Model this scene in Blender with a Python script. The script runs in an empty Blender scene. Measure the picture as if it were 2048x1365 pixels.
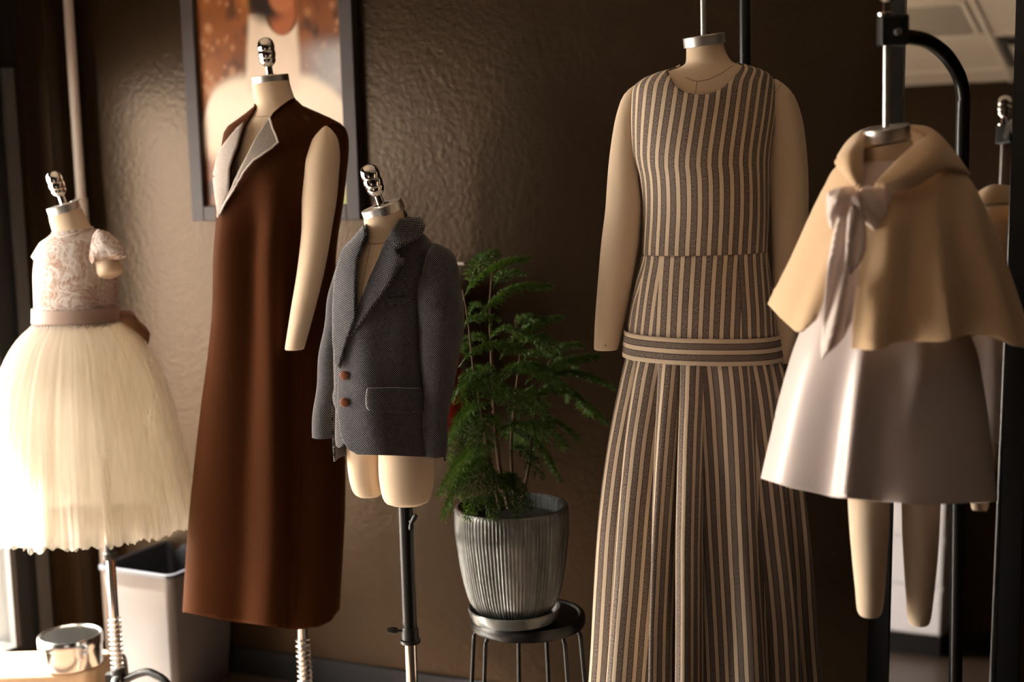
import bpy, bmesh, math, random
import numpy as np
from mathutils import Vector, Matrix, noise
from mathutils.bvhtree import BVHTree
from mathutils.geometry import delaunay_2d_cdt

C = bpy.context.scene.collection
PI = math.pi
random.seed(7)

# ------------------------------------------------------------------ camera
YAW, PITCH, ROLL = math.radians(25.3), math.radians(7.3), math.radians(1.6)
FPX = 50 / 36 * 2048
CAM = Vector((0, 0, 1.5))
UP = Vector((0, 0, 1))
HD = Vector((-math.sin(YAW), math.cos(YAW), 0))      # horizontal heading
RT = Vector((math.cos(YAW), math.sin(YAW), 0))       # horizontal right
FW = HD * math.cos(PITCH) - UP * math.sin(PITCH)
U0 = HD * math.sin(PITCH) + UP * math.cos(PITCH)
RC = RT * math.cos(ROLL) - U0 * math.sin(ROLL)
UC = U0 * math.cos(ROLL) + RT * math.sin(ROLL)
cam_data = bpy.data.cameras.new('camera')
cam_data.lens = 50
cam_data.sensor_width = 36
cam_data.clip_start = 0.05
cam_data.dof.use_dof = True
cam_data.dof.focus_distance = 2.95
cam_data.dof.aperture_fstop = 1.9
cam = bpy.data.objects.new('camera', cam_data)
C.objects.link(cam)
M3 = Matrix((RC, UC, -FW)).transposed()
cam.matrix_world = Matrix.Translation(CAM) @ M3.to_4x4()
bpy.context.scene.camera = cam

# ------------------------------------------------------------------ sky, sun, exposure
sc = bpy.context.scene
sc.view_settings.view_transform = 'Standard'
sc.view_settings.look = 'None'
sc.view_settings.exposure = 0.55
sc.view_settings.gamma = 1.0
sc.view_settings.use_curve_mapping = False
sc.cycles.use_denoising = True
sc.cycles.sample_clamp_indirect = 6
sc.cycles.max_bounces = 8
sc.cycles.transparent_max_bounces = 24
w = bpy.data.worlds.new('sky')
sc.world = w
w.use_nodes = True
w.node_tree.nodes['Background'].inputs[0].default_value = (1.0, 0.87, 0.77, 1)
w.node_tree.nodes['Background'].inputs[1].default_value = 22.0
sd = bpy.data.lights.new('sun', 'SUN')
sd.energy = 125
sd.angle = math.radians(2.5)
sd.color = (1, 0.92, 0.80)
sun = bpy.data.objects.new('sun', sd)
C.objects.link(sun)
SUN_DIR = Vector((0.80, 0.18, -0.74))
sun.rotation_euler = SUN_DIR.to_track_quat('-Z', 'Y').to_euler()
WIN_Y0, WIN_Y1, WIN_Z0, WIN_Z1, WX = 1.05, 3.04, 0.10, 1.80, -3.078
pl = bpy.data.lights.new('window_portal', 'AREA')
pl.shape = 'RECTANGLE'
pl.size = WIN_Y1 - WIN_Y0
pl.size_y = WIN_Z1 - WIN_Z0
pl.cycles.is_portal = True
po = bpy.data.objects.new('window_portal', pl)
C.objects.link(po)
po.location = (WX - 0.07, (WIN_Y0 + WIN_Y1) / 2, (WIN_Z0 + WIN_Z1) / 2)
po.rotation_euler = (0, -PI / 2, 0)

# ------------------------------------------------------------------ pixel <-> place
def ray(px, py):
    return (FW + RC * ((px - 1024) / FPX) + UC * ((682.5 - py) / FPX)).normalized()

def hit_plane(px, py, n, d):
    n = Vector(n); v = ray(px, py)
    return CAM + v * ((d - CAM.dot(n)) / v.dot(n))

def project(p):
    v = p - CAM
    k = v.dot(FW)
    return (1024 + FPX * v.dot(RC) / k, 682.5 - FPX * v.dot(UC) / k)

class Frame:
    """A spot on the floor at distance D: local x to the right, y away, z up."""
    def __init__(s, D, px, py=700):
        s.D = D
        p = hit_plane(px, py, HD, D)
        s.s0 = p.dot(RT)
        s.loc = HD * D + RT * s.s0
        s.M = Matrix.Translation(s.loc) @ Matrix.Rotation(YAW, 4, 'Z')
        s.Mi = s.M.inverted()
        a = project(s.loc + UP * 1.0 - RT * .5); b = project(s.loc + UP * 1.0 + RT * .5)
        s.ppm = b[0] - a[0]
    def pt(s, px, py, dy=0.0):
        p = hit_plane(px, py, HD, s.D + dy)
        return s.Mi @ p
    def px(s, co):
        return project(s.M @ co)
    def cast(s, bvh, px, py, dy=0.0):
        d = ray(px, py)
        co, n, i, dist = bvh.ray_cast(CAM, d)
        if co is None:
            q = hit_plane(px, py, HD, s.D + dy)
            co, n, i, dist = bvh.find_nearest(q)
            if n.dot(d) > 0: n = -n
        elif n.dot(d) > 0:
            n = -n
        return s.Mi @ co, (s.Mi.to_3x3() @ n).normalized()
    def bvh(s, bm):
        b = bm.copy(); b.transform(s.M); b.normal_update()
        t = BVHTree.FromBMesh(b); b.free()
        return t

# ------------------------------------------------------------------ materials
def srgb(r, g, b):
    f = lambda c: c / 12.92 if c <= .04045 else ((c + .055) / 1.055) ** 2.4
    return (f(r / 255), f(g / 255), f(b / 255), 1)

class NT:
    def __init__(s, name):
        s.m = bpy.data.materials.new(name); s.m.use_nodes = True
        s.t = s.m.node_tree; s.n = s.t.nodes
        s.b = s.n['Principled BSDF']; s.out = s.n['Material Output']
    def node(s, kind, **kw):
        n = s.n.new(kind)
        for k, v in kw.items():
            if hasattr(n, k): setattr(n, k, v)
        return n
    def link(s, a, b): s.t.links.new(a, b)
    def math(s, op, a, b=None, c=None):
        n = s.n.new('ShaderNodeMath'); n.operation = op
        for i, v in enumerate((a, b, c)):
            if v is None: continue
            if isinstance(v, (int, float)): n.inputs[i].default_value = v
            else: s.link(v, n.inputs[i])
        return n.outputs[0]
    def mix(s, fac, a, b):
        n = s.n.new('ShaderNodeMix'); n.data_type = 'RGBA'
        for i, v in ((0, fac), (6, a), (7, b)):
            if isinstance(v, (int, float)): n.inputs[i].default_value = v
            elif isinstance(v, tuple): n.inputs[i].default_value = v
            else: s.link(v, n.inputs[i])
        return n.outputs[2]
    def noise(s, scale, detail=3, vec=None, rough=.55, dist=0):
        n = s.n.new('ShaderNodeTexNoise')
        n.inputs['Scale'].default_value = scale; n.inputs['Detail'].default_value = detail
        n.inputs['Roughness'].default_value = rough; n.inputs['Distortion'].default_value = dist
        if vec is not None: s.link(vec, n.inputs['Vector'])
        return n.outputs['Fac']
    def obj(s): return s.n.new('ShaderNodeTexCoord').outputs['Object']
    def uv(s): return s.n.new('ShaderNodeTexCoord').outputs['UV']
    def scale(s, vec, sx, sy, sz):
        n = s.n.new('ShaderNodeMapping'); s.link(vec, n.inputs['Vector'])
        n.inputs['Scale'].default_value = (sx, sy, sz)
        return n.outputs[0]
    def sep(s, vec):
        n = s.n.new('ShaderNodeSeparateXYZ'); s.link(vec, n.inputs[0]); return n.outputs
    def ramp(s, fac, stops):
        n = s.n.new('ShaderNodeValToRGB'); s.link(fac, n.inputs[0])
        el = n.color_ramp.elements
        while len(el) < len(stops): el.new(.5)
        for e, (p, c) in zip(el, stops): e.position = p; e.color = c
        return n.outputs[0]
    def bump(s, h, strength=.3, dist=.002):
        n = s.n.new('ShaderNodeBump'); n.inputs['Strength'].default_value = strength
        n.inputs['Distance'].default_value = dist
        s.link(h, n.inputs['Height']); s.link(n.outputs[0], s.b.inputs['Normal'])
    def set(s, col=None, rough=None, metal=None, spec=None, sheen=None, sheen_tint=None, coat=None):
        i = s.b.inputs
        if col is not None:
            if isinstance(col, tuple): i['Base Color'].default_value = col
            else: s.link(col, i['Base Color'])
        if rough is not None:
            if isinstance(rough, (int, float)): i['Roughness'].default_value = rough
            else: s.link(rough, i['Roughness'])
        if metal is not None: i['Metallic'].default_value = metal
        if spec is not None: i['Specular IOR Level'].default_value = spec
        if sheen is not None: i['Sheen Weight'].default_value = sheen; i['Sheen Roughness'].default_value = .4
        if sheen_tint is not None: i['Sheen Tint'].default_value = sheen_tint
        if coat is not None: i['Coat Weight'].default_value = coat; i['Coat Roughness'].default_value = .1
        return s.m

def plain(name, col, rough=.5, metal=0, spec=.5, nscale=None, var=.12, bump=0, bscale=300, sheen=None, coat=None):
    t = NT(name)
    v = t.noise(nscale or 6, 4, t.obj())
    lo = tuple(c * (1 - var) for c in col[:3]) + (1,); hi = tuple(min(1, c * (1 + var)) for c in col[:3]) + (1,)
    t.set(t.mix(v, lo, hi), rough, metal, spec, sheen, None, coat)
    if bump: t.bump(t.noise(bscale, 3, t.obj()), bump, .001)
    return t.m

M = {}
def wall_mat(name, col):
    t = NT(name); o = t.obj()
    v = t.noise(3, 5, o)
    t.set(t.mix(v, tuple(c * .92 for c in col[:3]) + (1,), tuple(c * 1.08 for c in col[:3]) + (1,)), .31, 0, .28)
    t.b.inputs['Specular Tint'].default_value = (1, .74, .54, 1)
    h = t.math('ADD', t.math('MULTIPLY', t.noise(70, 2, o), 1.0), t.math('MULTIPLY', t.noise(30, 2, o), .3))
    t.bump(h, .22, .005)
    return t.m
M['wall'] = wall_mat('brown_wall_paint', (.018, .0102, .005, 1))
M['wall_dark'] = wall_mat('dark_brown_wall_paint', (.022, .014, .009, 1))
M['base'] = plain('black_vinyl_base', (.010, .010, .012, 1), .5, spec=.2)
M['black'] = plain('black_painted_metal', (.006, .006, .007, 1), .32)
M['frame_black'] = plain('dark_window_metal', (.012, .011, .011, 1), .38)
M['frame_grey'] = plain('grey_window_gasket', (.055, .05, .048, 1), .55)
M['conduit'] = plain('painted_conduit', (.42, .36, .33, 1), .5)
M['linen'] = plain('cream_form_linen', (.72, .57, .42, 1), .85, spec=.2, bump=.25, bscale=900, var=.04, sheen=.15)
M['seam'] = plain('form_seam_thread', (.22, .14, .09, 1), .9)
M['steel'] = plain('brushed_neck_cap_metal', (.70, .68, .66, 1), .36, 1)
M['chrome'] = plain('polished_chrome', (.75, .74, .73, 1), .08, 1)
M['plastic'] = plain('black_stand_plastic', (.008, .008, .009, 1), .4)
M['white_cab'] = plain('white_cabinet_paint', (.62, .60, .64, 1), .5)
M['ceil'] = plain('ceiling_tile', (.62, .55, .48, 1), .9, bump=.3, bscale=160, var=.06)
M['tbar'] = plain('ceiling_tbar', (.70, .64, .56, 1), .6)
M['diffuser'] = plain('unlit_light_diffuser', (.40, .36, .31, 1), .35)
M['grille'] = plain('vent_grille_dark', (.05, .045, .04, 1), .6)
M['red'] = plain('extinguisher_red', (.28, .012, .01, 1), .35)
M['tin'] = plain('tin_metal', (.78, .76, .74, 1), .16, 1, var=.06)
M['card'] = plain('kraft_box', (.36, .22, .12, 1), .8, nscale=30, var=.2)
M['bin'] = plain('dark_bin_plastic', (.082, .072, .072, 1), .45, bump=.15, bscale=700)
M['bin_in'] = plain('bin_black_rim', (.02, .02, .026, 1), .4)
M['soil'] = plain('potting_soil', (.012, .008, .006, 1), .95, nscale=60, var=.5, bump=1, bscale=90)
M['stem'] = plain('plant_bark', (.10, .055, .03, 1), .85, nscale=90, var=.4, bump=.6)
M['frame_wood'] = plain('dark_grey_picture_frame', (.040, .033, .036, 1), .55, spec=.25, nscale=20)
M['button'] = plain('brown_leather_button', (.17, .048, .020, 1), .5, spec=.3, nscale=60, bump=.2, bscale=200)
M['lining'] = plain('vest_lining', (.05, .045, .05, 1), .7)
M['pavement'] = plain('pale_pavement', (.30, .27, .24, 1), .9, nscale=14, var=.15)
M['kerb_shadow'] = plain('kerb_shadow_dark', (.10, .085, .08, 1), .9)  # kerb shadow put into the ground strip's colour

def mk_floor():
    t = NT('wood_plank_floor'); o = t.obj()
    br = t.node('ShaderNodeTexBrick'); t.link(t.scale(o, 1, 1, 1), br.inputs['Vector'])
    br.inputs['Scale'].default_value = 1.0; br.inputs['Brick Width'].default_value = 1.2; br.inputs['Row Height'].default_value = .15
    br.inputs['Mortar Size'].default_value = .002
    br.inputs['Color1'].default_value = (.055, .034, .023, 1); br.inputs['Color2'].default_value = (.066, .041, .028, 1)
    br.inputs['Mortar'].default_value = (.04, .025, .015, 1)
    g = t.noise(9, 6, t.scale(o, .8, 14, 1), .6)
    t.set(t.mix(g, br.outputs[0], (.05, .033, .022, 1)), .42, 0, .4)
    return t.m
M['floor'] = mk_floor()

def mk_gravel():
    t = NT('pale_stone_gravel'); v = t.node('ShaderNodeTexVoronoi'); v.inputs['Scale'].default_value = 22
    t.link(t.obj(), v.inputs['Vector'])
    t.set(t.ramp(v.outputs['Distance'], [(0, (.30, .25, .21, 1)), (.5, (.20, .15, .11, 1)), (.8, (.04, .03, .02, 1))]), .9)
    t.bump(v.outputs['Distance'], .8, .03)
    return t.m
M['gravel'] = mk_gravel()

def mk_glass():
    t = NT('window_glass')
    tr = t.node('ShaderNodeBsdfTransparent'); gl = t.node('ShaderNodeBsdfGlossy'); gl.inputs['Roughness'].default_value = .02
    tr.inputs[0].default_value = (.93, .95, .94, 1)
    mx = t.node('ShaderNodeMixShader'); mx.inputs[0].default_value = .06
    t.link(tr.outputs[0], mx.inputs[1]); t.link(gl.outputs[0], mx.inputs[2]); t.link(mx.outputs[0], t.out.inputs[0])
    return t.m
M['glass'] = mk_glass()
t = NT('mirror_silver'); M['mirror'] = t.set((.86, .85, .84, 1), .0, 1)

PER = .0213
def mk_stripe(name, axis=0):
    t = NT(name); uv = t.uv(); s = t.sep(uv)
    u = s[axis]; v = s[1 - axis]
    wob = t.math('MULTIPLY', t.math('SUBTRACT', t.noise(14, 2, t.scale(uv, 1, 1, 1)), .5), .0016)
    u2 = t.math('ADD', u, wob)
    f = t.math('FRACT', t.math('ADD', t.math('DIVIDE', u2, PER), 1000.0))
    # dark stripe covers f in [0,.6]
    dark = t.math('LESS_THAN', f, .60)
    d0 = t.math('ABSOLUTE', t.math('SUBTRACT', f, .03)); d1 = t.math('ABSOLUTE', t.math('SUBTRACT', f, .57))
    edge = t.math('LESS_THAN', t.math('MINIMUM', d0, d1), .035)
    dash = t.math('GREATER_THAN', t.math('FRACT', t.math('DIVIDE', v, .0042)), .28)
    edge = t.math('MULTIPLY', edge, dash)
    n = t.noise(1.0, 2, t.scale(uv, 900 if axis == 0 else 260, 260 if axis == 0 else 900, 1), .7)
    tw = t.math('FRACT', t.math('ADD', t.math('MULTIPLY', u, 420), t.math('MULTIPLY', v, 300)))
    n2 = t.math('ADD', t.math('MULTIPLY', n, .75), t.math('MULTIPLY', tw, .28))
    body = t.ramp(n2, [(.36, (.030, .020, .028, 1)), (.50, (.14, .105, .095, 1)), (.64, (.44, .36, .29, 1))])
    cream = (.70, .57, .43, 1)
    c = t.mix(dark, cream, body)
    c = t.mix(edge, c, (.018, .010, .022, 1))
    t.set(c, .9, 0, .15, .1)
    t.bump(t.noise(1.0, 2, t.scale(uv, 1600, 1600, 1)), .25, .0008)
    return t.m
M['stripe'] = mk_stripe('striped_woven_cotton')
M['stripe_h'] = mk_stripe('striped_woven_cotton_crosswise', 1)

def mk_tweed():
    t = NT('birdseye_wool_tweed'); uv = t.uv(); s = t.sep(uv)
    p = .0046
    a = t.math('SINE', t.math('MULTIPLY', t.math('ADD', s[0], s[1]), 2 * PI / p / 1.0))
    b = t.math('SINE', t.math('MULTIPLY', t.math('SUBTRACT', s[0], s[1]), 2 * PI / p / 1.0))
    d = t.math('MULTIPLY', t.math('ADD', a, 1.0), t.math('ADD', b, 1.0))
    d = t.math('ADD', d, t.math('MULTIPLY', t.math('SUBTRACT', t.noise(1, 2, t.scale(uv, 500, 500, 1)), .5), .7))
    c = t.ramp(t.math('MULTIPLY', d, .25), [(.30, (.014, .016, .026, 1)), (.64, (.36, .335, .33, 1))])
    t.set(c, .95, 0, .1, .25)
    t.bump(d, .35, .0008)
    return t.m
M['tweed'] = mk_tweed()

def mk_vest():
    t = NT('rust_brown_wool'); o = t.obj()
    n = t.noise(160, 4, o)
    t.set(t.mix(n, (.036, .0100, .0022, 1), (.054, .0155, .0036, 1)), .9, 0, .08, .12, (.9, .35, .12, 1))
    t.bump(t.noise(700, 3, o), .2, .001)
    return t.m
M['vest'] = mk_vest()

def mk_lapel_grey():
    t = NT('grey_woven_facing'); uv = t.uv()
    a = t.noise(1, 3, t.scale(uv, 900, 120, 1)); b = t.noise(1, 3, t.scale(uv, 120, 1000, 1))
    c = t.mix(t.math('MULTIPLY', t.math('ADD', a, b), .5), (.09, .075, .075, 1), (.62, .55, .50, 1))
    t.set(c, .95, 0, .1); t.bump(a, .4, .001)
    return t.m
M['facing'] = mk_lapel_grey()
M['facing_edge'] = plain('pale_facing_fringe', (.66, .60, .58, 1), .9, nscale=200, var=.2)

def mk_lace():
    t = NT('white_corded_lace'); uv = t.uv()
    n1 = t.noise(11, 1, uv, .4, .6); n2 = t.noise(30, 1, uv, .4, .8)
    c1 = t.math('ABSOLUTE', t.math('SINE', t.math('MULTIPLY', n1, 62)))
    c2 = t.math('ABSOLUTE', t.math('SINE', t.math('MULTIPLY', n2, 34)))
    cord = t.math('MAXIMUM', t.math('GREATER_THAN', c1, .82), t.math('GREATER_THAN', c2, .80))
    fill = t.math('GREATER_THAN', t.noise(20, 2, uv), .46)
    net = t.math('MULTIPLY', t.noise(400, 1, uv), .5)
    mask = t.math('MINIMUM', 1.0, t.math('ADD', t.math('MULTIPLY', cord, t.math('ADD', .45, t.math('MULTIPLY', fill, .5))), t.math('MULTIPLY', net, t.math('ADD', .5, fill))))
    c = t.mix(mask, (.36, .21, .14, 1), (.64, .585, .56, 1))
    t.set(c, .85, 0, .2); t.bump(cord, .5, .002)
    return t.m
M['lace'] = mk_lace()

def cloth(name, col, rough, sheen=.2, spec=.3, bump=.15, bs=800, var=.05, transl=0):
    t = NT(name); o = t.obj()
    n = t.noise(40, 3, o)
    t.set(t.mix(n, tuple(c * (1 - var) for c in col[:3]) + (1,), tuple(min(1, c * (1 + var)) for c in col[:3]) + (1,)), rough, 0, spec, sheen)
    if bump: t.bump(t.noise(bs, 2, o), bump, .0008)
    if transl:
        tl = t.node('ShaderNodeBsdfTranslucent'); tl.inputs[0].default_value = col
        mx = t.node('ShaderNodeMixShader'); mx.inputs[0].default_value = transl
        t.link(t.b.outputs[0], mx.inputs[1]); t.link(tl.outputs[0], mx.inputs[2]); t.link(mx.outputs[0], t.out.inputs[0])
    return t.m
M['cape'] = cloth('camel_cream_wool', (.70, .50, .315, 1), .92, .3, .1, .3, 500)
M['satin'] = cloth('blush_white_satin', (.72, .62, .60, 1), .38, .1, .5, .05, 900, .02)
M['ribbon'] = cloth('white_chiffon_ribbon', (.88, .77, .73, 1), .45, .1, .4, .05, 900, .02, .25)
M['sash'] = cloth('taupe_blush_satin_sash', (.38, .275, .235, 1), .45, .1, .4, .05, 900, .03)
M['sash_bow'] = cloth('shade_toned_sash_bow', (.30, .17, .10, 1), .5, .1, .4, .05, 900, .03)  # sash satin again, with the bow's shade put into a browner colour

def mk_tulle(name, dens):
    t = NT(name); uv = t.uv()
    tr = t.node('ShaderNodeBsdfTransparent')
    di = t.node('ShaderNodeBsdfDiffuse'); tl = t.node('ShaderNodeBsdfTranslucent')
    di.inputs[0].default_value = (.70, .65, .59, 1); tl.inputs[0].default_value = (.82, .755, .66, 1)
    m1 = t.node('ShaderNodeMixShader'); m1.inputs[0].default_value = .5
    t.link(di.outputs[0], m1.inputs[1]); t.link(tl.outputs[0], m1.inputs[2])
    st = t.noise(1, 3, t.scale(uv, 24, 1.2, 1))
    bp = t.node('ShaderNodeBump'); bp.inputs['Strength'].default_value = 1.0; bp.inputs['Distance'].default_value = .0022
    t.link(t.noise(1, 2, t.scale(uv, 700, 25, 1)), bp.inputs['Height'])
    t.link(bp.outputs[0], di.inputs['Normal']); t.link(bp.outputs[0], tl.inputs['Normal'])
    fac = t.math('ADD', dens - .13, t.math('MULTIPLY', st, .26))
    m2 = t.node('ShaderNodeMixShader'); t.link(fac, m2.inputs[0])
    t.link(tr.outputs[0], m2.inputs[1]); t.link(m1.outputs[0], m2.inputs[2]); t.link(m2.outputs[0], t.out.inputs[0])
    return t.m
M['tulle'] = mk_tulle('ivory_tulle', .36)
M['tulle_in'] = mk_tulle('ivory_tulle_underlayer', .55)

def mk_pot():
    t = NT('grey_blue_ribbed_glaze'); uv = t.uv()
    n = t.noise(1, 4, t.scale(uv, 160, 3.0, 1), .7)
    n2 = t.noise(1, 3, t.scale(uv, 30, 12, 1))
    c = t.ramp(t.math('ADD', t.math('MULTIPLY', n, .7), t.math('MULTIPLY', n2, .3)),
               [(.33, (.035, .033, .03, 1)), (.48, (.09, .094, .09, 1)), (.66, (.18, .195, .195, 1))])
    t.set(c, .16, 0, .6, coat=.5)
    t.bump(n, .5, .004)
    return t.m
M['pot'] = mk_pot()
M['saucer'] = plain('grey_blue_glaze', (.11, .115, .11, 1), .25, nscale=25, var=.3, coat=.5)

def mk_leaf():
    t = NT('pine_needles'); o = t.obj()
    n = t.noise(14, 3, o)
    t.set(t.mix(n, (.018, .055, .008, 1), (.09, .16, .016, 1)), .55, 0, .4)
    tl = t.node('ShaderNodeBsdfTranslucent'); tl.inputs[0].default_value = (.10, .20, .015, 1)
    mx = t.node('ShaderNodeMixShader'); mx.inputs[0].default_value = .3
    t.link(t.b.outputs[0], mx.inputs[1]); t.link(tl.outputs[0], mx.inputs[2]); t.link(mx.outputs[0], t.out.inputs[0])
    return t.m
M['leaf'] = mk_leaf()

def mk_print():
    t = NT('printed_photograph'); a = t.node('ShaderNodeVertexColor'); a.layer_name = 'print'
    t.set(a.outputs[0], .35, 0, .2)
    return t.m
M['print'] = mk_print()

# ------------------------------------------------------------------ mesh helpers
KEEP = {}; LATHED = {}
def obj(name, bm, mat, parent=None, smooth=True, solid=0, offset=0, bevel=0, matrix=None, loc=None, rot=None, keep=False):
    if not keep and id(bm) not in KEEP: bmesh.ops.recalc_face_normals(bm, faces=bm.faces[:])
    me = bpy.data.meshes.new(name)
    bm.to_mesh(me)
    me.materials.append(mat)
    if smooth:
        for p in me.polygons: p.use_smooth = True
        me.set_sharp_from_angle(angle=math.radians(30 if id(bm) in LATHED else 55))
    bm.free()
    o = bpy.data.objects.new(name, me); C.objects.link(o)
    if parent: o.parent = parent
    if matrix is not None: o.matrix_world = matrix
    if loc is not None: o.location = loc
    if rot is not None: o.rotation_euler = rot
    if solid:
        md = o.modifiers.new('thickness', 'SOLIDIFY'); md.thickness = solid; md.offset = offset
    if bevel:
        md = o.modifiers.new('bevel', 'BEVEL'); md.width = bevel; md.segments = 3; md.limit_method = 'ANGLE'
        for p in o.data.polygons: p.use_smooth = False
    return o

def thing(name, label, cat, fr=None, loc=None, rz=0, group=None):
    o = bpy.data.objects.new(name, None); C.objects.link(o)
    o.empty_display_size = .1
    if fr is not None: o.location = fr.loc; o.rotation_euler = (0, 0, YAW)
    else: o.location = loc or (0, 0, 0); o.rotation_euler = (0, 0, rz)
    o['label'] = label; o['category'] = cat
    if group: o['group'] = group
    return o

def tag(o, label, cat, group=None):
    o['label'] = label; o['category'] = cat
    if group: o['group'] = group
    return o

def struct(name, bm, mat, smooth=False, bevel=0):
    o = obj(name, bm, mat, smooth=smooth, bevel=bevel); o['kind'] = 'structure'; return o

def box(bm, x0, x1, y0, y1, z0, z1):
    vs = [bm.verts.new((x, y, z)) for z in (z0, z1) for y in (y0, y1) for x in (x0, x1)]
    for f in ((0, 2, 3, 1), (4, 5, 7, 6), (0, 1, 5, 4), (2, 6, 7, 3), (0, 4, 6, 2), (1, 3, 7, 5)):
        bm.faces.new([vs[i] for i in f])
    return vs

def boxbm(*a):
    bm = bmesh.new(); box(bm, *a); return bm

def pchip(xs, ys):
    xs = np.array(xs, float); ys = np.array(ys, float)
    h = np.diff(xs); d = np.diff(ys) / h
    m = np.zeros(len(xs))
    for i in range(1, len(xs) - 1):
        if d[i - 1] * d[i] > 0:
            w1, w2 = 2 * h[i] + h[i - 1], h[i] + 2 * h[i - 1]
            m[i] = (w1 + w2) / (w1 / d[i - 1] + w2 / d[i])
    m[0], m[-1] = d[0], d[-1]
    def f(x):
        x = min(max(x, xs[0]), xs[-1])
        i = min(max(int(np.searchsorted(xs, x)) - 1, 0), len(xs) - 2)
        t = (x - xs[i]) / h[i]
        return float((2*t**3 - 3*t**2 + 1) * ys[i] + (t**3 - 2*t**2 + t) * h[i] * m[i] + (-2*t**3 + 3*t**2) * ys[i+1] + (t**3 - t**2) * h[i] * m[i+1])
    return f

class Prof:
    """Silhouette keys (py, left px, right px[, front depth, back depth]) of a body standing at a Frame."""
    def __init__(s, fr, keys, kf=.75, kb=.75, dy=0.0, cy=0.0):
        rows = []
        for k in keys:
            L = fr.pt(k[1], k[0], dy); R = fr.pt(k[2], k[0], dy)
            a = (R.x - L.x) / 2
            bf = k[3] if len(k) > 3 else kf * a
            bb = k[4] if len(k) > 4 else kb * a
            rows.append(((L.z + R.z) / 2, (L.x + R.x) / 2, a, bf, bb))
        rows.sort()
        zs = [r[0] for r in rows]
        s.z0, s.z1 = zs[0], zs[-1]
        s.cx, s.a, s.bf, s.bb = (pchip(zs, [r[i] for r in rows]) for i in (1, 2, 3, 4))
        s.cy = dy + cy; s.e = 2.15
    def at(s, t, z, inset=0.0):
        """t in 0..1 round the body from the back over the left and front to the right."""
        ph = 2 * PI * t
        sp = lambda v: math.copysign(abs(v) ** (2 / s.e), v)
        a = max(s.a(z) - inset, .001)
        x = -a * sp(math.sin(ph)); c = math.cos(ph)
        b = max((s.bb(z) if c > 0 else s.bf(z)) - inset, .001)
        return Vector((s.cx(z) + x, s.cy + b * sp(c), z))
    def xn(s, p):
        return (p.x - s.cx(p.z)) / max(s.a(p.z), .001)

def grid(ptf, us, vs, closed=True, cap0=False, cap1=False, gores=None, shear=None):
    """Loft over parameters us x vs. UV: arc length (m) from the middle column or from the middle of each gore, and height."""
    bm = bmesh.new(); uvl = bm.loops.layers.uv.new('UVMap')
    nu, nv = len(us), len(vs)
    P = [[Vector(ptf(u, v)) for u in us] for v in vs]
    V = [[bm.verts.new(p) for p in row] for row in P]
    ncol = nu if closed else nu - 1
    cum = []
    for row in P:
        c = [0.0]
        for i in range(ncol): c.append(c[-1] + (row[(i + 1) % nu] - row[i]).length)
        cum.append(c)
    mid = ncol // 2
    hv = [0.0]
    for j in range(nv - 1): hv.append(hv[-1] + (P[j + 1][mid % nu] - P[j][mid % nu]).length)
    if gores is None: gores = [(0, ncol, mid)]
    gof = [0] * ncol
    for gi, g in enumerate(gores):
        for i in range(g[0], g[1]): gof[i] = gi
    for j in range(nv - 1):
        for i in range(ncol):
            i2 = (i + 1) % nu
            f = bm.faces.new((V[j][i], V[j][i2], V[j + 1][i2], V[j + 1][i]))
            gi = gof[i]; gc = gores[gi][2]
            for l, (jj, ii) in zip(f.loops, ((j, i), (j, i + 1), (j + 1, i + 1), (j + 1, i))):
                u = cum[jj][ii] - cum[jj][gc] + gi * PER * 40
                if shear: u += shear(P[jj][ii % nu])
                l[uvl].uv = (u, hv[jj])
    if cap0: bm.faces.new(V[0][::-1])
    if cap1: bm.faces.new(V[-1])
    return bm

def loft(prof, z0=None, z1=None, nz=60, nt=96, inset=0.0, disp=None, cap0=False, cap1=False, gores=None, shear=None, tilt=None):
    z0 = prof.z0 if z0 is None else z0; z1 = prof.z1 if z1 is None else z1
    def f(t, z):
        p = prof.at(t, z, inset)
        if disp:
            c = Vector((prof.cx(z), prof.cy, z)); d = (p - c)
            if d.length > 1e-6: p = p + d.normalized() * disp(t, z, prof.xn(p), p)
        if tilt: p.z += tilt(p)
        return p
    return grid(f, [i / nt for i in range(nt)], [z0 + (z1 - z0) * j / nz for j in range(nz + 1)], True, cap0, cap1, gores, shear)

def clip(bm, fn):
    """Cut away where fn(vertex position) > 0, splitting edges on the zero line."""
    val = {v: fn(v.co) for v in bm.verts}
    eps = 1e-5
    for e in list(bm.edges):
        a, b = e.verts
        va, vb = val[a], val[b]
        if va * vb < 0 and min(abs(va), abs(vb)) > eps:
            ne, nv = bmesh.utils.edge_split(e, a, va / (va - vb))
            val[nv] = 0.0
    for f in list(bm.faces):
        z = [v for v in f.verts if abs(val[v]) <= eps]
        if len(z) == 2 and any(val[v] > eps for v in f.verts) and any(val[v] < -eps for v in f.verts):
            try: bmesh.utils.face_split(f, z[0], z[1])
            except Exception: pass
    dead = [f for f in bm.faces if sum(val[v] for v in f.verts) / len(f.verts) > 1e-7]
    bmesh.ops.delete(bm, geom=dead, context='FACES')
    loose = [v for v in bm.verts if not v.link_faces]
    bmesh.ops.delete(bm, geom=loose, context='VERTS')
    return bm

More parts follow.
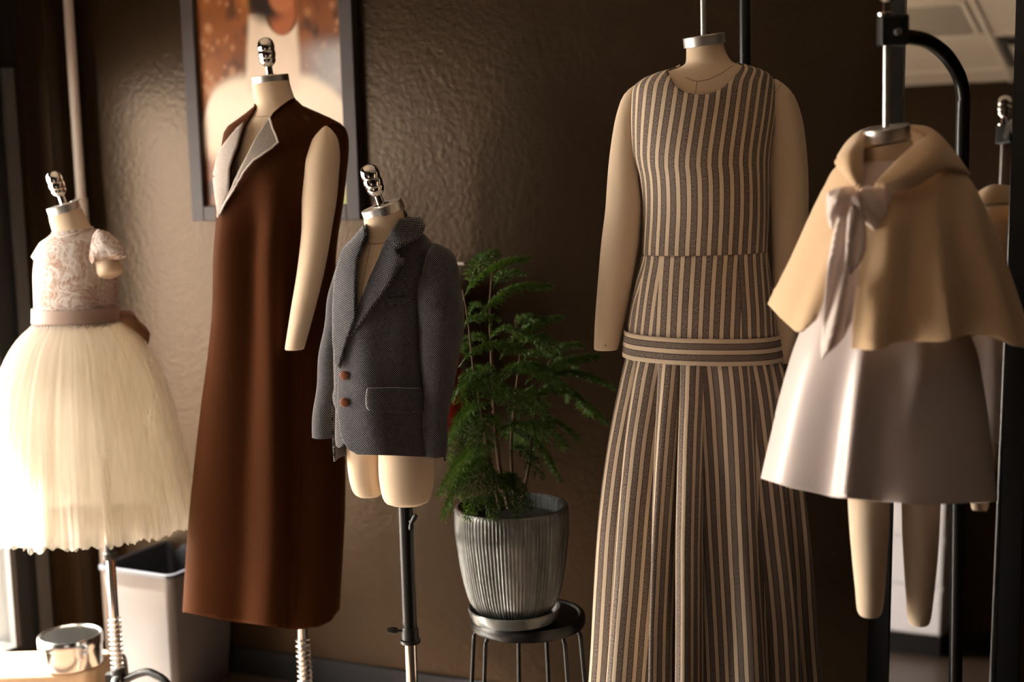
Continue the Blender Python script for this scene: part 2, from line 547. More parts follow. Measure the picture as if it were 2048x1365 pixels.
def poly_sd(poly, x, y):
    """Signed distance, positive inside."""
    best = 1e9; inside = False
    n = len(poly)
    for i in range(n):
        x1, y1 = poly[i]; x2, y2 = poly[(i + 1) % n]
        dx, dy = x2 - x1, y2 - y1
        t = max(0, min(1, ((x - x1) * dx + (y - y1) * dy) / (dx * dx + dy * dy + 1e-9)))
        best = min(best, math.hypot(x - x1 - t * dx, y - y1 - t * dy))
        if (y1 > y) != (y2 > y) and x < (x2 - x1) * (y - y1) / (y2 - y1) + x1: inside = not inside
    return best if inside else -best

def clip_front(bm, fr, poly, ycut=0.0):
    def f(co):
        if co.y > ycut: return -50.0
        x, y = fr.px(co); return poly_sd(poly, x, y)
    return clip(bm, f)

def clip_below(bm, fr, line):
    """Cut away what lies below a polyline of pixels (x rising)."""
    xs = [p[0] for p in line]; ys = [p[1] for p in line]
    return clip(bm, lambda co: (lambda q: q[1] - float(np.interp(q[0], xs, ys)))(fr.px(co)))

def patch(fr, poly, bvh, off=.004, step=5.0, offfn=None, rot=0.0, dy=0.0):
    """A piece of cloth cut to a pixel outline and laid on a body."""
    b = []
    n = len(poly)
    for i in range(n):
        (x1, y1), (x2, y2) = poly[i], poly[(i + 1) % n]
        k = max(1, int(math.hypot(x2 - x1, y2 - y1) / step))
        b += [Vector((x1 + (x2 - x1) * q / k, y1 + (y2 - y1) * q / k)) for q in range(k)]
    nb = len(b)
    xs = [p[0] for p in poly]; ys = [p[1] for p in poly]
    y = min(ys) + step / 2; r = 0
    while y < max(ys):
        x = min(xs) + (step / 2 if r % 2 else 0)
        while x < max(xs):
            if poly_sd(poly, x, y) > step * .55: b.append(Vector((x, y)))
            x += step
        y += step; r += 1
    vs, es, fs, _, _, _ = delaunay_2d_cdt(b, [(i, (i + 1) % nb) for i in range(nb)], [list(range(nb))], 1, .01)
    bm = bmesh.new(); uvl = bm.loops.layers.uv.new('UVMap')
    V = []
    for v in vs:
        co, nr = fr.cast(bvh, v.x, v.y, dy)
        o = off if offfn is None else offfn(v.x, v.y, poly_sd(poly, v.x, v.y))
        V.append(bm.verts.new(co + nr * o))
    cr, srr = math.cos(rot), math.sin(rot)
    for f in fs:
        try: face = bm.faces.new([V[i] for i in f])
        except ValueError: continue
        for l in face.loops:
            c = l.vert.co
            l[uvl].uv = (c.x * cr + c.z * srr, -c.x * srr + c.z * cr)
    for _ in range(2):
        bmesh.ops.smooth_vert(bm, verts=[v for v in bm.verts if not v.is_boundary], factor=.5, use_axis_x=True, use_axis_y=True, use_axis_z=True)
    bmesh.ops.recalc_face_normals(bm, faces=bm.faces[:])
    if bm.faces and sum(f.normal.y for f in bm.faces) > 0:
        bmesh.ops.reverse_faces(bm, faces=bm.faces[:])
    KEEP[id(bm)] = bm
    return bm

def puff(fr, poly, depth, bulge=.01, thick=.002, step=5.0, wave=None):
    """A loose piece of cloth (bow loop, ribbon end): outline in pixels at depth(px,py), swelling towards its middle."""
    bm = patch(fr, poly, BVHTree.FromPolygons([(0, 0, -99), (1, 0, -99), (0, 1, -99)], [(0, 1, 2)]), 0, step)
    # rebuild positions at the wanted depth
    bm.free()
    b = []; n = len(poly)
    for i in range(n):
        (x1, y1), (x2, y2) = poly[i], poly[(i + 1) % n]
        k = max(1, int(math.hypot(x2 - x1, y2 - y1) / step))
        b += [Vector((x1 + (x2 - x1) * q / k, y1 + (y2 - y1) * q / k)) for q in range(k)]
    nb = len(b); xs = [p[0] for p in poly]; ys = [p[1] for p in poly]
    y = min(ys) + step / 2; r = 0
    while y < max(ys):
        x = min(xs) + (step / 2 if r % 2 else 0)
        while x < max(xs):
            if poly_sd(poly, x, y) > step * .55: b.append(Vector((x, y)))
            x += step
        y += step; r += 1
    vs, es, fs, _, _, _ = delaunay_2d_cdt(b, [(i, (i + 1) % nb) for i in range(nb)], [list(range(nb))], 1, .01)
    dm = max(poly_sd(poly, v.x, v.y) for v in vs)
    bm = bmesh.new(); uvl = bm.loops.layers.uv.new('UVMap'); V = []
    for v in vs:
        d = max(0, poly_sd(poly, v.x, v.y)) / max(dm, 1e-3)
        o = bulge * math.sqrt(d) + (wave(v.x, v.y) if wave else 0)
        V.append(bm.verts.new(fr.pt(v.x, v.y, depth(v.x, v.y) - o)))
    for f in fs:
        try: face = bm.faces.new([V[i] for i in f])
        except ValueError: continue
        for l in face.loops: l[uvl].uv = (l.vert.co.x, l.vert.co.z)
    bmesh.ops.recalc_face_normals(bm, faces=bm.faces[:])
    if bm.faces and sum(f.normal.y for f in bm.faces) > 0: bmesh.ops.reverse_faces(bm, faces=bm.faces[:])
    KEEP[id(bm)] = bm
    return bm

def frames_along(pts):
    T = []
    for i in range(len(pts)):
        a = pts[max(i - 1, 0)]; b = pts[min(i + 1, len(pts) - 1)]
        T.append((b - a).normalized())
    n = T[0].orthogonal().normalized(); N = [n]
    for i in range(1, len(pts)):
        n = (N[-1] - T[i] * N[-1].dot(T[i])).normalized(); N.append(n)
    return T, N

def tube(bm, pts, r, seg=12, caps=True, rx=None):
    pts = [Vector(p) for p in pts]; T, N = frames_along(pts); rows = []
    for i, p in enumerate(pts):
        B = T[i].cross(N[i]); rr = r[i] if isinstance(r, (list, tuple)) else r
        rows.append([bm.verts.new(p + (N[i] * math.cos(2*PI*k/seg) + B * math.sin(2*PI*k/seg)) * rr) for k in range(seg)])
    for i in range(len(pts) - 1):
        for k in range(seg):
            bm.faces.new((rows[i][k], rows[i][(k+1) % seg], rows[i+1][(k+1) % seg], rows[i+1][k]))
    if caps:
        bm.faces.new(rows[0][::-1]); bm.faces.new(rows[-1])

def tubebm(pts, r, seg=12): 
    bm = bmesh.new(); tube(bm, pts, r, seg); return bm

def smooth_path(pts, n=8):
    pts = [Vector(p) for p in pts]; out = []
    for i in range(len(pts) - 1):
        p0 = pts[max(i-1, 0)]; p1 = pts[i]; p2 = pts[i+1]; p3 = pts[min(i+2, len(pts)-1)]
        for k in range(n):
            t = k / n
            out.append(.5 * ((2*p1) + (p2-p0)*t + (2*p0-5*p1+4*p2-p3)*t*t + (3*p1-p0-3*p2+p3)*t**3))
    out.append(pts[-1]); return out

def lathe(prof, seg=48, rib=None, mat=None):
    """Turn (radius, height) pairs round z. rib(angle, r, z) adds to the radius."""
    bm = bmesh.new(); uvl = bm.loops.layers.uv.new('UVMap'); rows = []
    R = max(p[0] for p in prof)
    for r, z in prof:
        if r < 1e-6: rows.append([bm.verts.new((0, 0, z))])
        else: rows.append([bm.verts.new(((r + (rib(2*PI*k/seg, r, z) if rib else 0)) * math.cos(2*PI*k/seg), (r + (rib(2*PI*k/seg, r, z) if rib else 0)) * math.sin(2*PI*k/seg), z)) for k in range(seg)])
    L = [0.0]
    for i in range(len(prof) - 1): L.append(L[-1] + math.hypot(prof[i+1][0]-prof[i][0], prof[i+1][1]-prof[i][1]))
    for i in range(len(prof) - 1):
        a, b = rows[i], rows[i+1]
        for k in range(seg):
            k2 = (k+1) % seg
            if len(a) == 1 and len(b) == 1: continue
            if len(a) == 1: vs, uv = (a[0], b[k2], b[k]), ((k, i), (k+1, i+1), (k, i+1))
            elif len(b) == 1: vs, uv = (a[k], a[k2], b[0]), ((k, i), (k+1, i), (k, i+1))
            else: vs, uv = (a[k], a[k2], b[k2], b[k]), ((k, i), (k+1, i), (k+1, i+1), (k, i+1))
            f = bm.faces.new(vs)
            for l, (kk, ii) in zip(f.loops, uv): l[uvl].uv = (kk / seg * 2*PI*R, L[ii])
    if mat is not None: bm.transform(mat)
    LATHED[id(bm)] = bm
    return bm

def disc_prof(r, h, bev=.002):
    return [(0, 0), (r - bev, 0), (r, bev), (r, h - bev), (r - bev, h), (0, h)]

#==STRUCTURE==
# ------------------------------------------------------------------ the room
WY, CEIL, RX, BY = 3.348, 2.45, 2.4, 0.15
LX = WX
struct('floor', boxbm(LX - .15, RX + .1, -3.2, WY + .1, -.05, 0), M['floor'])
struct('wall_back', boxbm(LX - .15, RX + .1, WY, WY + .12, 0, CEIL), M['wall'])
struct('wall_right', boxbm(RX, RX + .12, BY, WY, 0, CEIL), M['wall_dark'])
bm = bmesh.new()
box(bm, LX, -.5, BY - .12, BY, 0, CEIL)
box(bm, .75, RX, BY - .12, BY, 0, CEIL)
box(bm, -.5, .75, BY - .12, BY, 2.1, CEIL)
struct('wall_front', bm, M['wall_dark'])
# the passage behind the doorway
bm = bmesh.new()
box(bm, -1.6, -1.5, -3.1, BY - .12, 0, CEIL); box(bm, 1.7, 1.8, -3.1, BY - .12, 0, CEIL); box(bm, -1.6, 1.8, -3.2, -3.1, 0, CEIL)
struct('wall_passage', bm, M['wall_dark'])
# window wall: sill, header, front part
bm = bmesh.new()
box(bm, LX - .15, LX, BY - .12, WIN_Y0, 0, CEIL)
box(bm, LX - .15, LX, WIN_Y0, WIN_Y1 + .19, 2.3, CEIL)
box(bm, LX - .15, LX, WIN_Y0, WIN_Y1 + .17, 0, .03)
box(bm, LX - .15, LX, WIN_Y1 + .17, WY, 0, 2.3)
struct('wall_left', bm, M['wall'])
struct('trim_1', boxbm(LX, -2.988, 3.22, WY, 0, CEIL), M['wall'])   # corner pier
# ceiling with its grid
struct('ceiling', boxbm(LX - .15, RX + .1, -3.2, WY + .1, CEIL, CEIL + .05), M['ceil'])
bm = bmesh.new()
gx = [-.74 + .5 * k for k in range(-4, 7)]; gy = [.87 + .5 * k for k in range(-1, 5)]
for x in gx: box(bm, x - .012, x + .012, BY, WY, CEIL - .006, CEIL + .001)
for y in gy: box(bm, LX, RX, y - .012, y + .012, CEIL - .0055, CEIL + .001)
struct('trim_2', bm, M['tbar'])
# baseboards
struct('baseboard_back', boxbm(-2.988, RX, WY - .012, WY, 0, .079), M['base'])
bm = bmesh.new(); box(bm, LX, -.5, BY, BY + .012, 0, .085)
struct('baseboard_front', bm, M['base'])
# storefront window
bm = bmesh.new()
fx0, fx1 = LX - .10, LX + .006
box(bm, fx0, fx1, WIN_Y1, WIN_Y1 + .055, .03, 2.3)          # jamb next to the glass
box(bm, fx0, fx1 - .03, WIN_Y1 + .05, WIN_Y1 + .185, .03, 2.3)
box(bm, fx0, fx1, WIN_Y0 - .02, WIN_Y0 + .04, .03, WIN_Z1)
box(bm, fx0, fx1, 2.34, 2.39, .03, WIN_Z1)
box(bm, fx0, fx1, 1.50, 1.60, .03, WIN_Z1)
box(bm, fx0 + .03, fx1 - .04, WIN_Y0, WIN_Y1, WIN_Z1, 2.3)
box(bm, fx0, fx1, WIN_Y0, WIN_Y1, .03, .115)
box(bm, fx0, fx1, WIN_Y0, WIN_Y1, WIN_Z1 - .06, WIN_Z1)
win = struct('window_1', bm, M['frame_black'])
bm = bmesh.new()
box(bm, LX - .006, LX + .012, WIN_Y1 - .022, WIN_Y1 - .001, .115, WIN_Z1 - .06)
box(bm, LX - .01, LX + .004, WIN_Y1 + .10, WIN_Y1 + .14, .03, WIN_Z1)
obj('window_gasket', bm, M['frame_grey'], win, False)
bm = bmesh.new()
box(bm, LX - .045, LX - .039, WIN_Y0 + .04, 1.50, .115, WIN_Z1 - .06)
box(bm, LX - .045, LX - .039, 1.60, 2.34, .115, WIN_Z1 - .06)
box(bm, LX - .045, LX - .039, 2.39, WIN_Y1, .115, WIN_Z1 - .06)
obj('window_pane', bm, M['glass'], win, False)
# outside
struct('ground_pavement', boxbm(LX - .62, LX - .15, -2, 7, -.06, -.012), M['pavement'])
struct('ground_kerb_shadow', boxbm(LX - .74, LX - .62, -2, 7, -.06, -.02), M['kerb_shadow'])  # dark strip standing in for the kerb's shadow
struct('ground_gravel', boxbm(-9, LX - .74, -2, 7, -.06, -.015), M['gravel'])
struct('added_sun_shade_slab', boxbm(LX - .97, LX - .15, -1, 6, 2.3, 2.45), M['frame_black'])  # added unseen slab; limits how high sunlight reaches on the tulle

# wall conduit in the corner
g = []
px0 = hit_plane(150, 300, (1, 0, 0), -2.93)
fr = None
cb = bmesh.new()
cx, cyy = -2.953, 3.290
tube(cb, [(cx, cyy, 1.20), (cx, cyy, CEIL)], .0145, 14)
tube(cb, [(cx, cyy, .0), (cx, cyy, 1.20)], .0145, 14)
tube(cb, [(cx, cyy, 1.32), (cx, cyy, 1.42)], .0185, 14)
cd = thing('conduit_pipe', 'pale grey vertical pipe in the wall corner above the lace dress form', 'pipe', loc=(0, 0, 0))
obj('pipe', cb, M['conduit'], cd)
for z in (.5, 2.25): obj('strap', boxbm(cx - .03, cx + .03, cyy + .012, WY + .002, z - .012, z + .012), M['conduit'], cd, False)

# ceiling fittings
cl = thing('ceiling_light', 'unlit square ceiling light panel seen in the mirror', 'ceiling light', loc=(-1.0, 1.12, CEIL))
obj('frame', (lambda b: (box(b, -.235, .235, -.215, .215, -.009, .0), b)[1])(bmesh.new()), M['tbar'], cl, False)
obj('diffuser', (lambda b: (box(b, -.21, .21, -.19, .19, -.012, -.008), b)[1])(bmesh.new()), M['diffuser'], cl, False)
cv = thing('ceiling_vent', 'dark square ceiling vent beside the light panel, seen in the mirror', 'vent', loc=(-.49, .62, CEIL))
bm = bmesh.new(); box(bm, -.225, .225, -.225, .225, -.008, 0)
obj('frame', bm, M['grille'], cv, False)
bm = bmesh.new()
for r in (.17, .09):
    for q in range(4):
        v = [(-r, -r), (r, -r), (r, r), (-r, r)]
        x0, y0 = v[q]; x1, y1 = v[(q+1) % 4]
        box(bm, min(x0, x1) - .018, max(x0, x1) + .018, min(y0, y1) - .018, max(y0, y1) + .018, -.018, -.007)
obj('louvre', bm, M['ceil'], cv, False)

# ------------------------------------------------------------------ leaning mirror
AL, BE = math.radians(6), math.radians(.5)
MN = Vector((-math.sin(BE) * math.cos(AL), -math.cos(AL) * math.cos(BE), math.sin(AL)))
MQ = Vector((-.5, 3.24, 1.0))
mz = MN; mx = UP.cross(mz).normalized(); my = mz.cross(mx)
if my.z < 0: my = -my; mx = -mx
cxw = hit_plane(1910, 600, MN, MN.dot(MQ))
base = MQ + my * ((0.004 - 1.0) / my.z); base = base + mx * ((cxw - base).dot(mx))
MM = Matrix((mx, my, mz)).transposed().to_4x4(); MM.translation = base
mir = thing('leaning_mirror', 'tall narrow black framed mirror leaning on the wall behind the cape', 'mirror')
mir.matrix_world = MM
wi = abs((hit_plane(1804, 300, MN, MN.dot(MQ)) - base).dot(mx)); wr = abs((hit_plane(2016, 600, MN, MN.dot(MQ)) - base).dot(mx))
sg = 1 if mx.dot(RT) > 0 else -1
hgt = .985 / math.cos(AL) * 2
fw = .045
bm = bmesh.new()
xl, xr = (-wi, wr) if sg > 0 else (-wr, wi)
box(bm, xl - fw, xl, 0, hgt, -.012, .014); box(bm, xr, xr + fw, 0, hgt, -.012, .014)
box(bm, xl, xr, 0, fw, -.012, .014); box(bm, xl, xr, hgt - fw, hgt, -.012, .014)
obj('frame', bm, M['black'], mir, False)
bm = bmesh.new(); box(bm, xl, xr, fw, hgt - fw, -.006, 0)
obj('mirror_glass', bm, M['mirror'], mir, False)

# white cabinet behind the viewpoint, seen only in the mirror
cab = thing('white_cabinet', 'white low drawer cabinet on a black plinth, seen in the mirror', 'cabinet', loc=(-1.22, .33, 0))
obj('carcass', boxbm(-.34, .34, -.155, .155, .085, .80), M['white_cab'], cab, False, bevel=.004)
obj('plinth', boxbm(-.335, .335, -.15, .15, 0, .085), M['black'], cab, False)
for z0, z1 in ((.09, .27), (.285, .465), (.48, .66), (.675, .79)):
    d = obj('drawer', boxbm(-.335, .335, .155, .168, z0, z1), M['white_cab'], cab, False, bevel=.003)
    obj('handle', tubebm([(-.05, .168, (z0+z1)/2), (-.05, .185, (z0+z1)/2), (.05, .185, (z0+z1)/2), (.05, .168, (z0+z1)/2)], .004, 8), M['steel'], d)

#==PICTURE==
# ------------------------------------------------------------------ framed photograph on the wall
pxl, pxr = hit_plane(392, 443, (0, 1, 0), WY - .012), hit_plane(727, 438, (0, 1, 0), WY - .012)
pw = pxr.x - pxl.x; pz0 = (pxl.z + pxr.z) / 2; ph = pw * 1.42
pic = thing('framed_photograph', 'large framed photo print hanging on the wall behind the rust vest', 'picture', loc=((pxl.x + pxr.x) / 2, WY, pz0))
fb = .042
bm = bmesh.new()
box(bm, -pw/2, -pw/2 + fb, -.03, 0, 0, ph); box(bm, pw/2 - fb, pw/2, -.03, 0, 0, ph)
box(bm, -pw/2 + fb, pw/2 - fb, -.03, 0, 0, fb); box(bm, -pw/2 + fb, pw/2 - fb, -.03, 0, ph - fb, ph)
obj('frame', bm, M['frame_wood'], pic, False, bevel=.003)
iw, ih = pw - 2 * fb, ph - 2 * fb
nx, ny = 110, 150
me = bpy.data.meshes.new('photo_print')
vs = []; cols = []
def sstep(a, b, x): 
    t = max(0, min(1, (x - a) / (b - a))); return t * t * (3 - 2 * t)
def mixc(a, b, t): return [a[i] + (b[i] - a[i]) * t for i in range(3)]
blobs = [(random.random(), random.random() * .9 + .1, random.uniform(.010, .034), random.random()) for _ in range(420)]
def print_col(u, v):
    # u 0..1 left to right, v 0..1 bottom to top ; v = .62 is the top edge of the photograph here
    n1 = noise.noise(Vector((u * 5, v * 5, 1))) * .5 + .5; n2 = noise.noise(Vector((u * 14, v * 14, 4))) * .5 + .5
    bg = mixc((.10, .03, .012), (.34, .11, .03), n1)
    bg = mixc(bg, (.045, .02, .014), sstep(.45, .8, n2) * .8)
    bg = mixc(bg, (.42, .15, .04), sstep(.35, 0, u) * sstep(.2, .5, v) * .55)
    for bu, bv, r, k in blobs:
        d = math.hypot(u - bu, (v - bv) * 1.42)
        if d < r * 1.3: bg = mixc(bg, (.62, .33, .18) if k > .6 else (.22, .08, .04), sstep(r * 1.3, r * .2, d) * (.15 + .4 * k * k))
    # pale haze on the right
    hz = sstep(.55, .95, u) * sstep(.66, .56, v) * sstep(.34, .46, v)
    bg = mixc(bg, (.50, .50, .52), hz * .75)
    bg = mixc(bg, (.42, .45, .12), sstep(.86, .93, u) * sstep(.22, .10, v))
    # wide white skirt
    top = .50 - 1.2 * max(0, abs(u - .50) - .2) ** 2 - .02 * (u - .4)
    if u < .12: top -= 5 * (.12 - u) ** 2
    sk = sstep(top + .03, top - .03, v) * sstep(.06, .16, v - .16 * (1 - u) ** 2 + .06)
    c = mixc(bg, mixc((.66, .45, .33), (.86, .74, .60), sstep(.15, .42, v)), sk)
    # bodice with round neck
    hw = .168 + .012 * math.cos((v - .5) * 12)
    bd = sstep(hw + .03, hw - .02, abs(u - .525 - .06 * (v - .6))) * sstep(.745, .735, v) * sstep(.42, .46, v)
    nk = sstep(.12, -.02, math.hypot((u - .60) / .115, (v - .755) / .10) - 1)
    bd2 = bd * (1 - nk)
    c = mixc(c, mixc((.72, .57, .45), (.84, .70, .57), n2), bd2)
    sk2 = sstep(1.1, .9, math.hypot((u - .60) / .085, (v - .74) / .09))
    c = mixc(c, (.40, .12, .045), sk2 * (1 - bd2))
    fc = sstep(1.15, .8, math.hypot((u - .60) / .10, (v - .83) / .10))
    c = mixc(c, (.48, .17, .07), fc)
    hr = sstep(1.15, .7, math.hypot((u - .50) / .19, (v - .86) / .165)) * (1 - fc)
    c = mixc(c, mixc((.025, .012, .008), (.60, .28, .07), sstep(.10, .18, abs(u - .50))), hr)
    return [q * .72 for q in c]
for j in range(ny + 1):
    for i in range(nx + 1):
        vs.append((-iw/2 + iw * i / nx, -.012, fb + ih * j / ny)); cols.append(print_col(i / nx, j / ny))
fs = [(j*(nx+1)+i, j*(nx+1)+i+1, (j+1)*(nx+1)+i+1, (j+1)*(nx+1)+i) for j in range(ny) for i in range(nx)]
me.from_pydata(vs, [], fs)
ca = me.color_attributes.new('print', 'FLOAT_COLOR', 'POINT')
for i, c in enumerate(cols): ca.data[i].color = (c[0], c[1], c[2], 1)
me.materials.append(M['print'])
pp = bpy.data.objects.new('photo_print', me); C.objects.link(pp); pp.parent = pic
pp['label'] = 'print of a child in a white dress against autumn leaves'
#==FORMS==
# ------------------------------------------------------------------ dress forms: shared pieces
def cap_matrix(fr, L, R, dy=0.0, fwd=4):
    """Neck cap from the pixels of the left and right end of its top rim."""
    a = fr.pt(L[0], L[1], dy); b = fr.pt(R[0], R[1], dy)
    x = (b - a).normalized(); r = (b - a).length / 2
    y = Vector((0, 1, 0)); y = (y + Vector((0, 0, math.tan(math.radians(fwd))))).normalized()
    y = (y - x * x.dot(y)).normalized(); z = x.cross(y)
    m = Matrix((x, y, z)).transposed().to_4x4(); m.translation = (a + b) / 2
    return m, r

KNOB = [(0, -.004), (.017, -.004), (.018, .001), (.0085, .003), (.0078, .020), (.0105, .022), (.0165, .028), (.0185, .034), (.0185, .037), (.0172, .0385),
        (.0190, .041), (.0200, .050), (.0190, .0555), (.0178, .0565), (.0192, .059), (.0196, .068), (.0175, .077), (.012, .0835), (.006, .086), (0, .0868)]

def neck_cap(fr, root, L, R, knob=True, h=.021, dy=0.0, fwd=4, k=1.0):
    m, r = cap_matrix(fr, L, R, dy, fwd)
    c = obj('neck_cap', lathe([(0, -h), (r - .001, -h), (r, -h + .001), (r, -.0015), (r - .0015, 0), (r*.45, .0002), (r*.44, -.0006), (0, -.0006)], 64, mat=m), M['steel'], root)
    if knob:
        mk = m @ Matrix.Scale(k, 4)
        obj('knob', lathe(KNOB, 40, mat=mk), M['chrome'], root)
    return m, r

def limb(fr, keys, kf=1.0, kb=1.0, dy=0.0, cap0=True, cap1=True, nz=50, nt=40, bend=0.0):
    """Arm or leg from silhouette keys; the lower end closes with a flat, softly rounded end."""
    p = Prof(fr, keys, kf, kb, dy); p.e = 2.0
    span = p.z1 - p.z0
    zs = [p.z0 + span * j / nz for j in range(nz + 1)]
    def f(t, z):
        d = (z - p.z0); q = p.at(t, z)
        k = 1.0
        if d < .006: k = .90 + .10 * math.sqrt(max(0, 1 - (1 - d / .006) ** 2))
        u = (p.z1 - z)
        if u < .03: k *= math.sqrt(max(.02, 1 - (1 - u / .03) ** 2))
        c = Vector((p.cx(z), p.cy, z)); return c + (q - c) * k + Vector((0, bend * ((p.z1 - z) / span) ** 1.3, 0))
    zs = sorted(set(zs + [p.z0 + .001, p.z0 + .003, p.z1 - .004, p.z1 - .01, p.z1 - .02]))
    return grid(f, [i / nt for i in range(nt)], zs, True, cap0, cap1), p

def stand_base(fr, root, x, y, name='base'):
    bm = lathe([(0, 0), (.15, 0), (.152, .004), (.148, .010), (.05, .02), (.022, .03), (.018, .06), (0, .06)], 48)
    bm.transform(Matrix.Translation((x, y, 0)))
    obj(name, bm, M['plastic'], root)

def spring(root, x, y, z0, z1, r, turns, wire=.0022):
    pts = []
    for i in range(turns * 14 + 1):
        a = 2*PI*i/14
        pts.append((x + r*math.cos(a), y + r*math.sin(a), z0 + (z1 - z0) * i / (turns * 14)))
    obj('spring', tubebm(pts, wire, 6), M['steel'], root)

def thin_line(fr, root, bvh, pts, name='seam_line', r=.0006, mat='seam', off=.0004):
    P = [];
    for i in range(len(pts) - 1):
        n = max(2, int(math.hypot(pts[i+1][0]-pts[i][0], pts[i+1][1]-pts[i][1]) / 4))
        for k in range(n):
            t = k / n; P.append((pts[i][0] + (pts[i+1][0]-pts[i][0])*t, pts[i][1] + (pts[i+1][1]-pts[i][1])*t))
    P.append(pts[-1]); Q = []
    for p in P:
        co, nr = fr.cast(bvh, *p); Q.append(co + nr * off)
    return obj(name, tubebm(Q, r, 6), M[mat], root)

def zt(fr, px, py, dy=0.0): return fr.pt(px, py, dy).z

#==STRIPED==
# ------------------------------------------------------------------ striped dress on the adult form
F = Frame(2.95, 1412)
form = thing('dress_form', 'headless cream adult dress form with bare arms wearing the striped dress', 'dress form', F)
BODY = [(85, 1368, 1450), (105, 1368, 1455), (125, 1366, 1468), (134, 1352, 1490), (146, 1312, 1524), (158, 1284, 1540), (170, 1271, 1545), (184, 1266, 1547),
        (230, 1263, 1547), (300, 1266, 1540), (350, 1279, 1536), (420, 1288, 1534), (502, 1287, 1531), (560, 1275, 1537),
        (620, 1263, 1545), (665, 1257, 1549), (712, 1254, 1556)]
def with_depth(fr, keys, fn):
    out = []
    for k in keys:
        a = (k[2] - k[1]) / 2 / fr.ppm
        out.append(tuple(k[:3]) + fn(k[0], a))
    return out
def dep_str(py, a):
    d = float(np.interp(py, [85, 125, 146, 182, 250, 310, 360, 420, 502, 620, 712], [.042, .046, .060, .082, .106, .122, .122, .104, .090, .112, .116]))
    b = float(np.interp(py, [85, 125, 146, 182, 250, 360, 502, 620, 712], [.042, .05, .07, .09, .10, .09, .08, .12, .12]))
    return (d, b)
P = Prof(F, with_depth(F, BODY, dep_str))
zn0, zn1 = P.z1, zt(F, 1412, 128)
TILT = -(62 - 77) / 83 - .028
def ntilt(p):
    k = max(0, min(1, (p.z - zn1) / (zn0 - zn1))) if zn0 > zn1 else 0
    return TILT * (p.x - P.cx(p.z)) * k
zlow = zt(F, 1412, 330)
tors = loft(P, zlow, P.z1, 60, 96, .005, tilt=ntilt)
tb = F.bvh(tors)
obj('torso', tors, M['linen'], form)
m, r = neck_cap(F, form, (1365.5, 77), (1449, 64), False)
rodp = m.translation
bm = bmesh.new(); tube(bm, [rodp, rodp + Vector((-.0, 0, .55))], .0062, 16)
obj('hanging_rod', bm, M['steel'], form)
thin_line(F, form, tb, [(1371, 155), (1385, 161), (1396, 163), (1418, 159), (1445, 146), (1466, 131)])
thin_line(F, form, tb, [(1394, 164), (1391, 187)])
ARM_L = [(168, 1262, 1290), (182, 1251, 1286), (205, 1240, 1280), (250, 1228, 1278), (330, 1217, 1283), (400, 1212, 1286), (480, 1203, 1279), (560, 1196, 1266), (640, 1190, 1250), (700, 1187.5, 1236)]
ARM_R = [(158, 1538, 1562), (172, 1534, 1574), (200, 1531, 1592), (260, 1530, 1608), (330, 1535, 1615), (420, 1541, 1616.5), (520, 1545, 1611), (620, 1543, 1602), (726, 1540, 1583)]
for keys, y in ((ARM_L, .012), (ARM_R, -.004)):
    bm, ap = limb(F, keys, .95, .95, y)
    arm = obj('arm', bm, M['linen'], form)
    if y < 0:
        b2, _q = limb(F, keys, .95, .95, y); av = F.bvh(b2); b2.free()
        thin_line(F, arm, av, [(1566, 165), (1552, 182), (1540, 206), (1534, 240), (1533, 290)], off=.0002)
    d = ap.z0 + .0125
    bm = bmesh.new(); cxx = ap.cx(d) + .002; tube(bm, [(cxx - .006, ap.cy - ap.bf(d) * .985, d), (cxx - .006, ap.cy - ap.bf(d) * 1.0 - .0006, d)], .0016, 10)
    obj('rivet', bm, M['seam'], arm)
# shoulder seam of the right arm
SD = thing('striped_dress', 'long sleeveless black and cream striped dress on the adult form', 'dress', F)
ZW = zt(F, 1410, 506); ZB0 = zt(F, 1400, 712); ZB1 = zt(F, 1400, 666)
lean = lambda p: -.16 * max(0, p.z - zt(F, 1410, 330)) if p.z > 0 else 0
ztop = zt(F, 1412, 127)
bod = loft(P, ZW - .004, ztop, 70, 120, 0, shear=lean, tilt=ntilt)
NECK = [(1332, 60), (1334, 140), (1340, 152), (1347, 168), (1358, 179), (1374, 187), (1398, 191), (1424, 188), (1446, 176), (1464, 160), (1478, 143), (1487, 129), (1492, 60)]
clip_front(bod, F, NECK, .01)
zback = zt(F, 1412, 139, .05)
clip(bod, lambda co: (co.z - zback) if co.y > .008 else -1)
obj('bodice', bod, M['stripe'], SD, solid=.003, offset=1)
# neck and waist seams
wb = F.bvh(loft(P, P.z0, ztop, 80, 96, 0))
n_ = 120
# hip yoke: fitted skirt top in panels
def gores_at(nt, cuts):
    g = []
    for a, b in zip(cuts[:-1], cuts[1:]): g.append((int(round(a * nt)), int(round(b * nt)), int(round((a + b) / 2 * nt))))
    return g
nt = 120
yok = loft(P, ZB0, ZW, 30, nt, -.001, gores=[(0, 36, 18), (36, 45, 45), (45, 68, 56), (68, 84, 68), (84, 120, 102)])
obj('hip_yoke', yok, M['stripe'], SD, solid=.003, offset=1)
bm = bmesh.new(); ring = [P.at(i / 96, ZW, -.0022) for i in range(97)]
tube(bm, ring, .0012, 6); obj('waist_seam', bm, M['seam'], SD)
# crosswise striped band
def bandtilt(p): return -.045 * (p.x - P.cx(p.z)) * 1.0
bnd = loft(P, ZB0 - .004, ZB1 + .002, 10, 120, -.0065, tilt=bandtilt)
uvl = bnd.loops.layers.uv.active
for f in bnd.faces:
    for l in f.loops:
        l[uvl].uv.y = (l.vert.co.z - bandtilt(l.vert.co) - ZB0 + .004) / (ZB1 - ZB0 + .006) * PER * 2.4 - PER * .40
obj('hip_band', bnd, M['stripe_h'], SD, solid=.003, offset=1)
